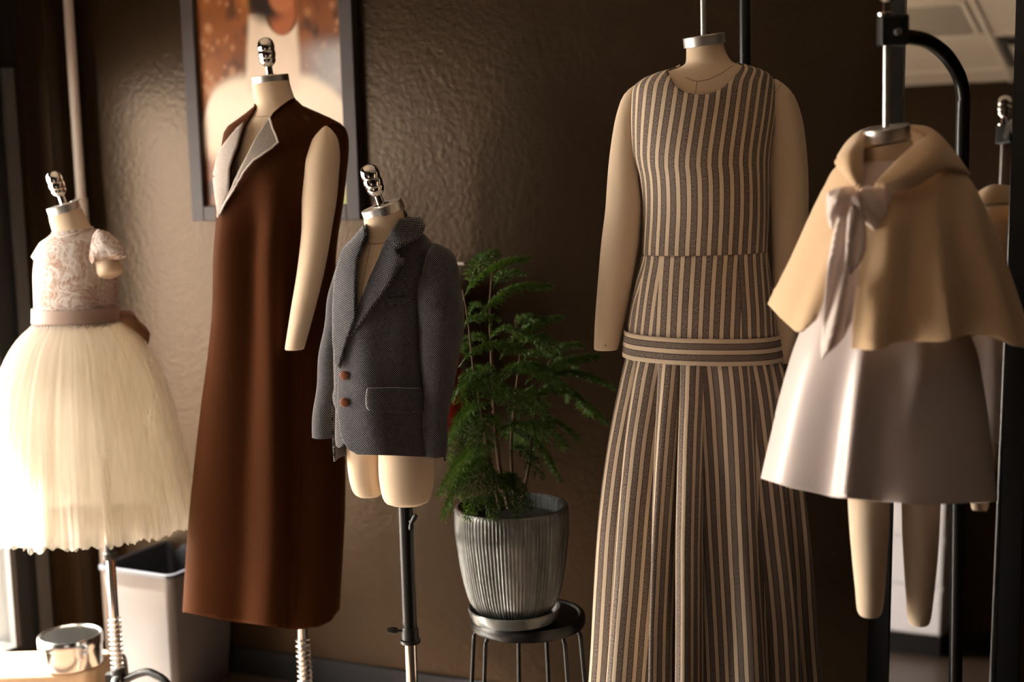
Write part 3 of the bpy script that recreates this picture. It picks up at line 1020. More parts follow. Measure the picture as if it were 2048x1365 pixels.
# pleated skirt
SK = [(700, 1255, 1556), (760, 1243, 1570), (830, 1231, 1581), (900, 1221, 1590), (1050, 1206, 1606), (1200, 1196, 1620), (1365, 1185, 1634), (1480, 1178, 1645)]
PS = Prof(F, with_depth(F, SK, lambda py, a: (float(np.interp(py, [700, 900, 1480], [.118, .150, .185])), float(np.interp(py, [700, 900, 1480], [.12, .15, .19])))))
NG = 13
rg = random.Random(3)
gw = [rg.uniform(.6, 1.4) for _ in range(NG)]; tot = sum(gw); cuts = [0]
for q in gw: cuts.append(cuts[-1] + q / tot)
ga = [rg.uniform(.6, 1.35) for _ in range(NG)]; gs = [rg.uniform(-.8, .8) for _ in range(NG)]
NPG = 18
us = []
for q in range(NG):
    for k in range(NPG): us.append(cuts[q] + (cuts[q+1] - cuts[q]) * k / NPG)
zs_top = PS.z1
def sk_pt(t, z):
    for q in range(NG):
        if t < cuts[q+1] or q == NG - 1: break
    tau = (t - cuts[q]) / (cuts[q+1] - cuts[q])
    dz = (zs_top - z)
    k = min(1, dz / .55)
    amp = ga[q] * (.006 + .048 * k ** .7)
    lean_ = gs[q] * (.4 + .6 * k)
    tt = tau ** (2 ** lean_)
    h = math.sin(PI * tt) ** .75
    wob = .004 * math.sin(dz * 7 + q * 2.1) * k
    p = PS.at(t, z)
    c = Vector((PS.cx(z), PS.cy, z)); n = (p - c).normalized()
    tang = Vector((-n.y, n.x, 0))
    p = p + n * (amp * (h - .72) + wob) + tang * (.010 * k * math.sin(2 * PI * tau) * gs[q])
    return p
vs_ = [PS.z1 - (PS.z1 - PS.z0) * (j / 90) ** 1.15 for j in range(91)][::-1]
skb = grid(sk_pt, us, vs_, True, gores=[(q * NPG, (q + 1) * NPG, q * NPG + NPG // 2) for q in range(NG)])
obj('skirt', skb, M['stripe'], SD, solid=.0025, offset=-1)

# hanging stand of the striped form
st = thing('hanging_stand', 'black hanging stand with its pole behind the striped dress', 'stand', F, group=None)
q0 = F.pt(1489, 60, .27)
top = rodp + Vector((0, 0, .50))
pth = smooth_path([(q0.x, .27, .05), (q0.x, .27, 1.2), (q0.x, .27, 2.02), (q0.x - .01, .25, 2.15), (q0.x - .04, .16, 2.21), (top.x, 0, 2.215)], 8)
obj('pole', tubebm(pth, .0125, 16), M['black'], st)
bm = bmesh.new(); box(bm, top.x - .018, top.x + .018, -.03, .03, 2.185, 2.24); obj('clamp', bm, M['plastic'], st, False, bevel=.004)
stand_base(F, st, q0.x, .27)

#==RUST==
# ------------------------------------------------------------------ rust vest on the second adult form
F = Frame(3.35, 560)
form = thing('dress_form', 'headless cream adult dress form wearing the rust vest', 'dress form', F)
VK = [(200, 512, 592), (212, 508, 604), (226, 490, 634), (240, 470, 664), (254, 452, 686), (268, 447, 695), (290, 444, 697.5), (325, 439, 696), (360, 434.5, 692), (400, 433, 688), (440, 434, 682),
      (480, 431, 676), (520, 428.5, 672), (600, 427.5, 672), (700, 419, 679), (800, 406, 684), (930, 392, 688), (1050, 381.5, 686), (1225, 371.5, 677), (1275, 369, 676)]
def dep_v(py, a):
    d = float(np.interp(py, [200, 226, 254, 300, 360, 440, 520, 700, 1275], [.050, .062, .085, .115, .128, .120, .115, .130, .135]))
    return (d, d * .92)
P = Prof(F, with_depth(F, VK, dep_v))
TK = [(166, 504, 578), (185, 507, 584), (205, 511, 592), (220, 508, 606), (240, 488, 640), (262, 470, 662), (330, 458, 670), (385, 470, 640), (430, 500, 600)]
PT = Prof(F, with_depth(F, TK, lambda py, a: (lambda d: (d, d))(float(np.interp(py, [166, 205, 240, 300, 360, 400, 430], [.044, .050, .070, .098, .108, .085, .04])))))
TL = .085
zn0, zn1 = PT.z1, zt(F, 545, 212)
def ntilt(p):
    return TL * (p.x - PT.cx(p.z)) * max(0, min(1, (p.z - zn1) / (zn0 - zn1)))
tors = loft(PT, PT.z0, PT.z1, 60, 96, tilt=ntilt)
tb = F.bvh(tors)
obj('torso', tors, M['linen'], form)
m, r = neck_cap(F, form, (503, 155), (576.5, 147), True, fwd=3)
ARM = [(252, 640, 664), (264, 633, 670), (285, 622, 677.5), (330, 608, 680), (390, 606, 676), (460, 606, 666), (530, 600, 655), (610, 589, 637), (692, 578, 616)]
bm, ap = limb(F, ARM, .95, .95, -.085, bend=-.065)
arm = obj('arm', bm, M['linen'], form)
thin_line(F, form, tb, [(505, 232), (520, 234), (536, 232)])
# stand
pb = F.pt(607, 1300)
obj('pole', tubebm([(pb.x, 0, .05), (pb.x, 0, .9)], .0135, 20), M['chrome'], form)
spring(form, pb.x, 0, .10, zt(F, 607, 1277), .0165, 20, .0022)
stand_base(F, form, pb.x, 0)
VEST = thing('long_vest', 'long sleeveless rust brown wool vest with grey turned back lapels', 'vest', F)
def vfold(t, z, xn, p):
    if p.y > .02: return 0
    k = max(0, min(1, (zt_a - z) / .9)); k0 = max(0, min(1, (zt_a - z) / .15))
    g = lambda c, w: math.exp(-((xn - c) / w) ** 2)
    return k0 * (.020 * g(-.02 + .22 * k, .20) - .024 * g(-.34 + .14 * k, .24) + .010 * g(-.74, .18) - .020 * g(.36 + .16 * k, .14)) + .004 * k * math.sin(xn * 6 + z * 3)
zt_a = zt(F, 560, 330)
vb = loft(P, P.z0, P.z1, 90, 128, 0, disp=vfold)
vbv = F.bvh(vb)
SKIN = [(513, 214), (503, 200), (503, 120), (602, 120), (591, 196), (577, 205), (562, 216), (548, 229), (541, 238), (533, 249), (518, 281), (498, 321), (474, 361), (454, 403), (446, 422), (452, 402), (458, 385), (462, 364), (464, 340), (470, 318), (478, 297), (490, 250)]
clip_front(vb, F, SKIN, .0)
zback = zt(F, 550, 203, .06)
clip(vb, lambda co: (co.z - zback) if co.y > 0 else -1)
clip_below(vb, F, [(300, 1219), (372, 1226), (450, 1241), (590, 1261), (640, 1254), (662, 1243), (678, 1222), (720, 1200)])
obj('vest_body', vb, M['vest'], VEST, solid=.004, offset=-1)
RL = [(534, 248), (541, 240), (547, 262), (559, 291), (545, 302), (528, 314), (512, 325), (495, 344), (475, 374), (457, 404), (444, 432), (441, 436), (440, 428), (455, 402), (475, 360), (498, 320), (518, 280)]
obj('lapel', patch(F, RL, vbv, 0, 4, lambda x, y, d: .006 + .010 * min(1, max(0, (y - 245) / 40)) * max(0, min(1, (430 - y) / 120)), rot=.5), M['facing'], VEST, solid=.003, offset=1)['label'] = 'grey woven right lapel'
LLp = [(491, 249), (478, 260), (468, 272), (449, 297), (440, 322), (433, 354), (437, 388), (442, 430), (446, 424), (456, 402), (462, 384), (463.5, 362), (465, 338), (471, 316), (479, 297)]
obj('lapel', patch(F, LLp, vbv, 0, 4, lambda x, y, d: .007, rot=-.4), M['facing'], VEST, solid=.003, offset=1)['label'] = 'grey woven left lapel'
# pale raw edge of the right lapel
def edge_tube(fr, root, bvh, pts, off, r, mat, name):
    Q = []
    for i in range(len(pts) - 1):
        for k in range(6):
            t = k / 6; x = pts[i][0] + (pts[i+1][0]-pts[i][0])*t; y = pts[i][1] + (pts[i+1][1]-pts[i][1])*t
            co, nr = fr.cast(bvh, x, y); Q.append(co + nr * (off(x, y) if callable(off) else off))
    return obj(name, tubebm(Q, r, 8), M[mat], root)
loff = lambda x, y: .009 + .010 * min(1, max(0, (y - 245) / 40)) * max(0, min(1, (430 - y) / 120))
edge_tube(F, VEST, vbv, [(541, 241), (547, 262), (559, 291), (545, 302), (528, 314), (512, 325), (495, 344), (475, 374), (457, 404), (444, 432)], loff, .0022, 'facing_edge', 'lapel_edging')
# standing collar edge and front edge
edge_tube(F, VEST, vbv, [(541, 240), (548, 228), (562, 215), (577, 204), (590, 198)], .002, .0026, 'vest', 'collar_edge')
edge_tube(F, VEST, vbv, [(608, 700), (603, 900), (596, 1100), (589, 1256)], .0012, .0018, 'vest', 'side_seam')
# armhole edge standing away behind the arm
edge_tube(F, VEST, vbv, [(640, 272), (648, 262), (658, 253), (668, 249), (678, 253), (686, 262), (690, 280), (689, 310)], .001, .0032, 'vest', 'armhole_edge')

#==JACKET==
# ------------------------------------------------------------------ tweed jacket on the child form
F = Frame(2.97, 775)
form = thing('dress_form', 'headless cream child dress form wearing the grey tweed jacket', 'dress form', F)
TK = [(428, 727, 806), (445, 729, 809), (462, 731, 813), (478, 732, 817), (490, 722, 832), (506, 704, 850), (535, 692, 860), (600, 684, 864), (700, 682, 860), (800, 684, 860), (882, 692, 858)]
def dj(py, a): 
    d = float(np.interp(py, [428, 478, 506, 560, 640, 740, 905], [.042, .050, .068, .090, .096, .090, .088])); return (d, d)
PT = Prof(F, with_depth(F, TK, dj))
TL = .29
zn0, zn1 = PT.z1, zt(F, 770, 485)
def ntilt(p): return TL * (p.x - PT.cx(p.z)) * max(0, min(1, (p.z - zn1) / (zn0 - zn1)))
tors = loft(PT, PT.z0, PT.z1, 60, 96, tilt=ntilt, cap0=True)
tb = F.bvh(tors)
obj('torso', tors, M['linen'], form)
neck_cap(F, form, (722, 424), (803, 396), True, fwd=6, k=1.02)
thin_line(F, form, tb, [(735, 487), (748, 489), (764, 487), (774, 482)])
thin_line(F, form, tb, [(741, 490), (727, 560), (717, 640)])
for keys, y in (([(870, 692, 764), (930, 695, 764), (960, 699, 765), (978, 704, 766), (988, 710, 764), (993, 718, 758)], .025), ([(870, 757, 870), (940, 757, 868.5), (975, 761, 866), (995, 766, 862), (1004, 772, 857), (1009, 784, 846)], -.012)):
    p_ = Prof(F, keys, .9, .9, y); p_.e = 2.1
    obj('thigh', loft(p_, None, None, 30, 48, cap0=True, cap1=True), M['linen'], form)
px_ = F.pt(815, 1130)
zc = zt(F, 817, 1270)
obj('pole', tubebm([(px_.x, 0, zc - .01), (px_.x, 0, zt(F, 812, 990))], .0160, 24), M['black'], form)
obj('inner_pole', tubebm([(px_.x, 0, .04), (px_.x, 0, zc)], .0130, 24), M['chrome'], form)
bm = lathe([(0, -.018), (.0215, -.018), (.0225, -.015), (.0225, -.011), (.0185, -.009), (.0185, .014), (.0165, .017), (0, .017)], 32); bm.transform(Matrix.Translation((px_.x, 0, zc)))
obj('collar', bm, M['plastic'], form)
ks = F.pt(790, 1261)
bm = bmesh.new(); tube(bm, [(px_.x - .012, -.005, ks.z), (ks.x + .004, -.005, ks.z)], .003, 8); tube(bm, [(ks.x + .006, -.005, ks.z), (ks.x - .004, -.005, ks.z + .001), (ks.x - .016, -.005, ks.z + .001)], [.006, .008, .0055], 10)
obj('screw_knob', bm, M['plastic'], form)
kw = F.pt(824, 1040)
bm = bmesh.new(); tube(bm, [(px_.x + .01, -.014, kw.z), (px_.x + .016, -.022, kw.z)], .004, 8)
for dz, dx in ((.016, .010), (-.016, -.002)):
    tube(bm, [(px_.x + .014, -.022, kw.z), (px_.x + .014 + dx * .6, -.024, kw.z + dz * .6), (px_.x + .014 + dx, -.025, kw.z + dz)], [.0045, .0062, .005], 8)
obj('wing_knob', bm, M['plastic'], form)
stand_base(F, form, px_.x, 0)
JK = thing('tweed_jacket', 'small grey birdseye tweed jacket with two brown buttons', 'jacket', F)
BK = [(440, 738, 812), (455, 728, 824), (470, 715, 842), (486, 700, 858), (500, 690, 870), (520, 682, 884), (560, 676, 886), (620, 671, 880), (680, 669, 872), (740, 667, 870), (820, 668, 873), (880, 670, 880), (925, 672, 887)]
def dj2(py, a):
    d = float(np.interp(py, [440, 470, 500, 560, 640, 740, 925], [.052, .062, .075, .094, .100, .096, .104])); return (d, d)
P = Prof(F, with_depth(F, BK, dj2))
def jd(t, z, xn, p): return .0025 * math.sin(xn * 7 + z * 9) * (1 if p.y < 0 else 0)
jb = loft(P, P.z0, P.z1, 80, 128, 0, disp=jd)
jbv = F.bvh(jb)
VOP = [(735, 380), (735, 455), (726, 494), (716, 525), (714, 576), (713, 640), (700, 678), (684, 728), (680, 760), (679, 800), (680, 840), (684, 868), (690, 886), (700, 900), (716, 909), (700, 960), (600, 960), (600, 640), (664, 640), (669, 640), (690, 690), (712, 640), (722, 610), (738, 562), (756, 523), (776, 479), (800, 440), (815, 415), (815, 380)]
VOP = [(735, 380), (735, 455), (726, 494), (716, 525), (714, 576), (714, 632), (723, 607), (738, 562), (756, 523), (776, 479), (800, 440), (815, 415), (815, 380)]
clip_front(jb, F, VOP, .0)
HEMJ = [(600, 640), (668, 640), (681, 735), (679, 760), (678, 800), (680, 840), (684, 868), (690, 886), (700, 900), (716, 909), (780, 911), (843, 914), (900, 913), (900, 1000), (600, 1000)]
clip_front(jb, F, HEMJ, -.005)
zb_ = zt(F, 770, 905, .08)
clip(jb, lambda co: (zb_ - co.z) if co.y > -.005 else -1)
obj('jacket_body', jb, M['tweed'], JK, solid=.004, offset=1)
# left front, tucked behind the right one
LFP = [(670, 640), (690, 690), (690, 890), (683, 897), (677, 899), (672, 895), (670, 880), (671, 820), (666, 808), (665, 795), (668, 780), (667, 740), (666, 690)]
inner = loft(P, P.z0, P.z1, 60, 96, -.004); ibv = F.bvh(inner); inner.free()
lfb = patch(F, LFP, ibv, .001, 4); bmesh.ops.translate(lfb, vec=(0, .016, 0), verts=lfb.verts)
obj('left_front', lfb, M['tweed'], JK, solid=.003, offset=0)
# sleeves
SL = [(505, 684, 704), (520, 676, 712), (550, 667, 714), (615, 652, 708), (663, 645, 702), (726, 637, 694), (792, 629.5, 684), (874, 624, 675)]
SR = [(487, 862, 880), (494, 858, 892), (505, 853, 905), (530, 846, 915), (560, 833, 921), (600, 830, 926), (663, 833, 927.5), (710, 840, 921), (760, 843, 909), (810, 843, 902), (860, 843, 896), (912, 843, 892)]
def sleeve(keys, y, kk):
    p_ = Prof(F, keys, kk, kk, y); p_.e = 2.05
    span = p_.z1 - p_.z0
    def f(t, z):
        q = p_.at(t, z); u = p_.z1 - z; k = 1
        if u < .02: k = math.sqrt(max(.05, 1 - (1 - u / .02) ** 2))
        c = Vector((p_.cx(z), p_.cy, z)); q = c + (q - c) * k
        n = (q - c); n = n.normalized() if n.length > 1e-6 else n
        return q + n * (.0022 * math.sin(z * 46 + 5 * t) * min(1, u / .1))
    zs = [p_.z0 + span * j / 60 for j in range(61)]
    return grid(f, [i / 56 for i in range(56)], zs, True, False, True), p_
bm, _ = sleeve(SL, .02, .95); obj('sleeve', bm, M['tweed'], JK)
bm, pr = sleeve(SR, -.062, .95); srv = F.bvh(bm); obj('sleeve', bm, M['tweed'], JK)
# a bit of lining at the right cuff
bm = lathe([(.022, 0), (.0225, .004)], 30); bm.transform(Matrix.Translation((pr.cx(pr.z0), pr.cy, pr.z0 + .001))); obj('cuff_lining', bm, M['lining'], JK)
# lapels and collar
LAPL = [(731, 452), (712, 476), (690, 498), (682, 519), (673, 553), (669, 612), (669, 680), (673.5, 735), (682, 734), (697, 681), (712, 640), (714, 632), (714, 576), (716, 525), (726, 494), (735, 472)]
LAPR = [(776, 479), (797, 501), (794, 507), (810, 526), (797, 548), (784, 568), (753, 607), (722, 651), (697, 685), (683, 736), (677, 728), (694, 681), (712, 634), (722, 607), (738, 561), (756, 522)]
COLR = [(806, 424), (819, 426), (831, 447), (841, 465), (838, 475), (831, 484), (812, 492), (797, 501), (776, 479), (784, 461), (796, 442)]
roll = lambda o: (lambda x, y, d: .004 + o * max(0, 1 - d / 9.0) ** 2 * 0 + o * max(0, min(1, (735 - y) / 120)))
big = loft(P, P.z0, P.z1, 80, 128, -.010, disp=jd); bgv = F.bvh(big); big.free()
obj('lapel', patch(F, LAPL, bgv, .002, 4, rot=-.25), M['tweed'], JK, solid=.004, offset=1)
obj('lapel', patch(F, LAPR, jbv, 0, 4, lambda x, y, d: .004 + .017 * max(0, min(1, ((x - 776) * .940 + (y - 479) * .340) / 34)), rot=.45), M['tweed'], JK, solid=.004, offset=1)
obj('collar', patch(F, COLR, bgv, 0, 4, lambda x, y, d: .000 + .014 * max(0, min(1, ((x - 806) * .878 + (y - 424) * .479) / 36)), rot=.7), M['tweed'], JK, solid=.005, offset=1)
# back of the collar round the neck
bm = grid(lambda t, v: (lambda p: Vector((p.x, p.y + .003, zt(F, 770, 470) + .028 * math.sin(PI * t) + v * (.030 * math.sin(PI * t) ** .5 + .004) + .10 * (p.x - PT.cx(p.z)))))(PT.at(-.22 + .44 * t, zt(F, 770, 462), -.004 - .008 * (1 - v))), [i / 24 for i in range(25)], [0, .3, .6, 1], False)
obj('collar_stand', bm, M['tweed'], JK, solid=.004, offset=1)
for bx, by in ((692, 750), (692, 804)):
    co, nr = F.cast(jbv, bx, by); nr = (nr + Vector((.15, -.9, 0))).normalized()
    b = lathe([(0, 0), (.0075, 0), (.0095, .002), (.0098, .0045), (.008, .0066), (.004, .0076), (0, .0078)], 28)
    q = nr.to_track_quat('Z', 'Y').to_matrix().to_4x4(); q.translation = co + nr * .0065; b.transform(q)
    obj('button', b, M['button'], JK)
co, nr = F.cast(srv, 897, 868)
b = lathe([(0, 0), (.009, 0), (.0105, .002), (.009, .005), (0, .0062)], 28); q = Vector((.95, -.3, 0)).to_track_quat('Z', 'Y').to_matrix().to_4x4(); q = q @ Matrix.Diagonal((1.1, 2.1, 1, 1)); q.translation = co + Vector((.001, .004, 0)); b.transform(q)
obj('elbow_patch', b, M['button'], JK)['label'] = 'brown leather patch on the sleeve'
FLAP = [(737, 776), (790, 775), (850, 777), (850, 826), (790, 826), (748, 824), (739, 820), (735, 812), (734, 790)]
obj('pocket_flap', patch(F, FLAP, jbv, .0045, 4), M['tweed'], JK, solid=.0035, offset=1)
edge_tube(F, JK, jbv, [(737, 776), (790, 775), (846, 777)], .0072, .0007, 'facing_edge', 'flap_piping')
edge_tube(F, JK, jbv, [(737, 777), (734, 792), (735, 812), (740, 821)], .0072, .0007, 'facing_edge', 'flap_piping')
obj('chest_pocket', patch(F, [(776, 596), (826, 590), (828, 603), (778, 610)], jbv, .0035, 4), M['tweed'], JK, solid=.002, offset=1)

#==TULLE==
# ------------------------------------------------------------------ lace and tulle dress on the toddler form
F = Frame(3.43, 160)
form = thing('dress_form', 'headless cream child dress form leaning left in the lace and tulle dress', 'dress form', F)
TK = [(424, 98, 163), (440, 101, 170), (455, 105, 180), (468, 107, 190), (480, 98, 206), (496, 86, 222), (520, 80, 226), (560, 78, 224), (640, 82, 222)]
PT = Prof(F, with_depth(F, TK, lambda py, a: (lambda d: (d, d))(float(np.interp(py, [424, 455, 480, 520, 640], [.037, .042, .055, .07, .072])))))
TL = .20
zn0, zn1 = PT.z1, zt(F, 140, 468)
def ntilt(p): return TL * (p.x - PT.cx(p.z)) * max(0, min(1, (p.z - zn1) / (zn0 - zn1)))
tors = loft(PT, PT.z0, PT.z1, 50, 80, tilt=ntilt, cap0=True)
obj('torso', tors, M['linen'], form)
neck_cap(F, form, (94, 418), (161, 398), True, fwd=6, k=.95, h=.019)
# short arm stump at the right
a0 = F.pt(208, 500, -.03); a1 = F.pt(222, 552, -.055)
ax = (a1 - a0).normalized()
bm = bmesh.new(); tube(bm, [a0 - ax * .02, a0, a0 + ax * .03, a1 - ax * .012, a1 - ax * .004, a1], [.030, .033, .033, .031, .028, .020], 28)
obj('arm', bm, M['linen'], form)
a0 = F.pt(90, 505, .01); a1 = F.pt(84, 548, .0)
bm = bmesh.new(); tube(bm, [a0, a1], [.02, .02], 20); obj('arm', bm, M['linen'], form)
pt0 = F.pt(221, 1130); pt1 = F.pt(236, 1330)
pxm = (pt0.x + pt1.x) / 2
obj('pole', tubebm([(pxm, 0, .03), (pxm, 0, .80)], .0115, 20), M['chrome'], form)
spring(form, pxm, 0, zt(F, 236, 1340), zt(F, 228, 1236), .0145, 11, .0021)
zc = zt(F, 219, 1110)
bm = lathe([(0, -.012), (.0165, -.012), (.018, -.009), (.018, .004), (.0145, .008), (.0135, .03), (0, .03)], 28); bm.transform(Matrix.Translation((pxm, 0, zc)))
obj('collar', bm, M['plastic'], form)
zb = zt(F, 238, 1338)
bm = lathe([(0, zb - .05), (.019, zb - .05), (.018, zb), (0, zb + .002)], 28); bm.transform(Matrix.Translation((pxm, 0, 0)))
box(bm, pxm - .03, pxm - .014, -.012, .012, zb - .045, zb - .012)
obj('hub', bm, M['plastic'], form)
for a in (-.3, 1.75, 4.9):
    bm = bmesh.new(); d = Vector((math.cos(a), math.sin(a), 0))
    pts = [Vector((pxm, 0, zb - .03)) + d * .015, Vector((pxm, 0, zb - .008)) + d * .06, Vector((pxm, 0, zb - .005)) + d * .10, Vector((pxm, 0, zb - .05)) + d * .15, Vector((pxm, 0, .03)) + d * .19, Vector((pxm, 0, .012)) + d * .21]
    tube(bm, smooth_path(pts, 5), .010, 10); lg = obj('leg', bm, M['plastic'], form)
    bm = bmesh.new(); e = Vector((pxm, 0, .016)) + d * .21; tube(bm, [e - d * .01, e + d * .012], .016, 12); obj('castor', bm, M['plastic'], lg)

TD = thing('tulle_dress', 'toddler dress with white lace bodice and full ivory tulle skirt', 'dress', F)
LB = [(463, 107, 184), (470, 98, 198), (480, 88, 214), (494, 78, 226), (515, 74, 232), (545, 71, 234), (580, 72, 231), (612, 73, 229), (650, 72, 232)]
def dl(py, a):
    d = float(np.interp(py, [463, 480, 515, 560, 650], [.048, .064, .080, .084, .082])); return (d, d)
P = Prof(F, with_depth(F, LB, dl))
lb = loft(P, P.z0, P.z1 + .004, 50, 100, 0, tilt=lambda p: .10 * (p.x - P.cx(p.z)) * max(0, min(1, (p.z - zt(F, 150, 500)) / .04)))
lbv = F.bvh(lb)
obj('bodice', lb, M['lace'], TD, solid=.0025, offset=1)
edge = [(108, 470), (118, 474), (132, 475), (148, 471), (165, 463), (184, 451)]
edge_tube(F, TD, lbv, edge, .002, .0022, 'facing_edge', 'neck_edging')
# cap sleeves
def capsleeve(pts, dy0, dy1, name):
    b = puff(F, pts, lambda x, y: dy0 + (dy1 - dy0) * (y - 455) / 70, .022, step=5)
    return obj(name, b, M['lace'], TD, solid=.003, offset=0)
capsleeve([(186, 470), (196, 459), (215, 464), (236, 482), (247, 500), (253, 514), (238, 519), (215, 519), (195, 521), (184, 528), (178, 515), (180, 490)], -.035, -.075, 'cap_sleeve')
capsleeve([(104, 468), (92, 478), (80, 486), (70, 502), (63, 514), (70, 522), (78, 528), (88, 520), (98, 500)], -.01, -.03, 'cap_sleeve')
# sash
zs0, zs1 = zt(F, 150, 642), zt(F, 150, 614)
sb_ = loft(P, zs0, zs1, 8, 90, -.006, tilt=lambda p: -.012 * 0)
obj('sash', sb_, M['sash'], TD, solid=.002, offset=1)
BW = [(228, 624), (245, 622), (262, 622), (271, 632), (277, 642), (292, 655), (299, 668), (297, 684), (289, 699), (278, 690), (262, 672), (246, 655), (232, 648)]
obj('sash_bow', puff(F, BW, lambda x, y: .02 + (x - 228) * .0006, .018, step=5, wave=lambda x, y: .006 * math.sin((x + y) * .09)), M['sash_bow'], TD, solid=.004, offset=0)
BW2 = [(228, 640), (250, 655), (275, 688), (290, 702), (280, 730), (262, 720), (240, 690), (226, 660)]
obj('sash_tail', puff(F, BW2, lambda x, y: .06 + (x - 228) * .0004, .01, step=6), M['sash_bow'], TD, solid=.003, offset=0)
# skirt: layers of gathered tulle
TKK = [(636, 76, 226), (648, 66, 238), (662, 50, 258), (685, 30, 282), (720, 12, 303), (780, -8, 327), (850, -20, 347), (950, -28, 371), (1040, -32, 388), (1086, -33, 392)]
def layer(k, seed, zlow_py, freq, amp, mat, name, hem=.012, hf=.0032):
    keys = [(py, 151 - (151 - l) * k - (0 if py > 660 else 0), 151 + (rr - 151) * k) for py, l, rr in TKK]
    c0 = lambda py: float(np.interp(py, [636, 1086], [151, 179]))
    keys = [(py, c0(py) - (c0(py) - l) * k, c0(py) + (rr - c0(py)) * k) for py, l, rr in TKK]
    pr = Prof(F, keys, .9, .9); pr.e = 2
    rr_ = random.Random(seed); ph = [rr_.uniform(0, 6.28) for _ in range(8)]
    zt0 = pr.z1; zl = zt(F, 180, zlow_py)
    NV = 46
    def f(t, v):
        hemv = hem * (noise.noise(Vector((math.cos(2*PI*t) * 6, math.sin(2*PI*t) * 6, seed))) + .6 * math.sin(2*PI*t*61 + ph[0]) * .5)
        z = zt0 + (zl + hemv - zt0) * v
        p = pr.at(t, max(z, pr.z0)); p.z = z
        kk = v ** .8
        d = sum(math.sin(2*PI*t*(fq) + ph[i] + 1.2*math.sin(v*2+i)) * am for i, (fq, am) in enumerate(((freq, 1), (freq*1.7, .6), (freq*2.9, .45), (freq*.45, .9))))
        d += 1.6 * noise.noise(Vector((math.cos(2*PI*t) * freq * .35, math.sin(2*PI*t) * freq * .35, v * .7 + seed)))
        c = Vector((pr.cx(max(z, pr.z0)), pr.cy, z)); n = (p - c).normalized()
        return p + n * (amp * kk * d + .0012 + kk * hf * math.sin(2*PI*t*(57 + seed * 5) + 2.5 * noise.noise(Vector((math.cos(2*PI*t) * 5, math.sin(2*PI*t) * 5, v * 1.5 + seed * 3)))))
    b = grid(f, [i / 520 for i in range(520)], [j / NV for j in range(NV + 1)], True)
    return obj(name, b, M[mat], TD)
layer(1.0, 1, 1046, 13, .0075, 'tulle', 'tulle_layer')
layer(.965, 2, 1052, 17, .0075, 'tulle', 'tulle_layer', .016)
layer(.92, 3, 1050, 15, .008, 'tulle', 'tulle_layer', .014)
layer(.86, 4, 1042, 11, .007, 'tulle_in', 'tulle_layer')
layer(.76, 5, 1034, 9, .006, 'tulle_in', 'tulle_layer')
bm = bmesh.new()
for i in range(26):
    t = .5 + (i / 25 - .5) * .36; p = P.at(t, zs0 - .002, -.006)
    tube(bm, [p, p + Vector((random.uniform(-.004, .004), -.004, -.008 - random.random() * .006))], .002, 6)
obj('lace_edging', bm, M['facing_edge'], TD)

#==CAPE==
# ------------------------------------------------------------------ cape and satin dress on the second child form
F = Frame(2.45, 1772)
form = thing('dress_form', 'headless cream child dress form with bare legs wearing the cape', 'dress form', F)
TK = [(288, 1732, 1822), (305, 1733, 1825), (325, 1733, 1830), (345, 1715, 1850), (370, 1690, 1870), (420, 1680, 1880), (560, 1680, 1880), (760, 1690, 1880), (985, 1680, 1900)]
PT = Prof(F, with_depth(F, TK, lambda py, a: (lambda d: (d, d))(float(np.interp(py, [288, 325, 370, 450, 985], [.039, .042, .06, .075, .075])))))
TL = .16
zn0, zn1 = PT.z1, zt(F, 1780, 330)
def ntilt(p): return TL * (p.x - PT.cx(p.z)) * max(0, min(1, (p.z - zn1) / (zn0 - zn1)))
tors = loft(PT, PT.z0, PT.z1, 50, 80, tilt=ntilt, cap0=True)
obj('torso', tors, M['linen'], form)
m, r = neck_cap(F, form, (1727, 262), (1818, 246), False, fwd=5, h=.024)
rp = m.translation
ztop = zt(F, 1771, 28)
obj('hanging_rod', tubebm([rp, Vector((rp.x, rp.y, ztop + .01))], .0058, 16), M['steel'], form)
bm = lathe([(rr, zz) for rr, zz in KNOB], 40); bm.transform(Matrix.Translation((rp.x, rp.y, ztop)) @ Matrix.Scale(.95, 4)); obj('knob', bm, M['chrome'], form)
for keys, y in (([(960, 1694, 1780), (1010, 1697, 1778), (1060, 1700, 1776), (1120, 1705, 1773), (1180, 1711, 1769), (1222, 1715, 1764), (1232, 1719, 1760)], .0), ([(960, 1801, 1884), (1012, 1804, 1880), (1060, 1805, 1878), (1120, 1808, 1874), (1200, 1813, 1866), (1238, 1816, 1861), (1250, 1820, 1857)], .0)):
    bm, lp = limb(F, keys, 1.0, 1.0, y)
    obj('leg', bm, M['linen'], form)
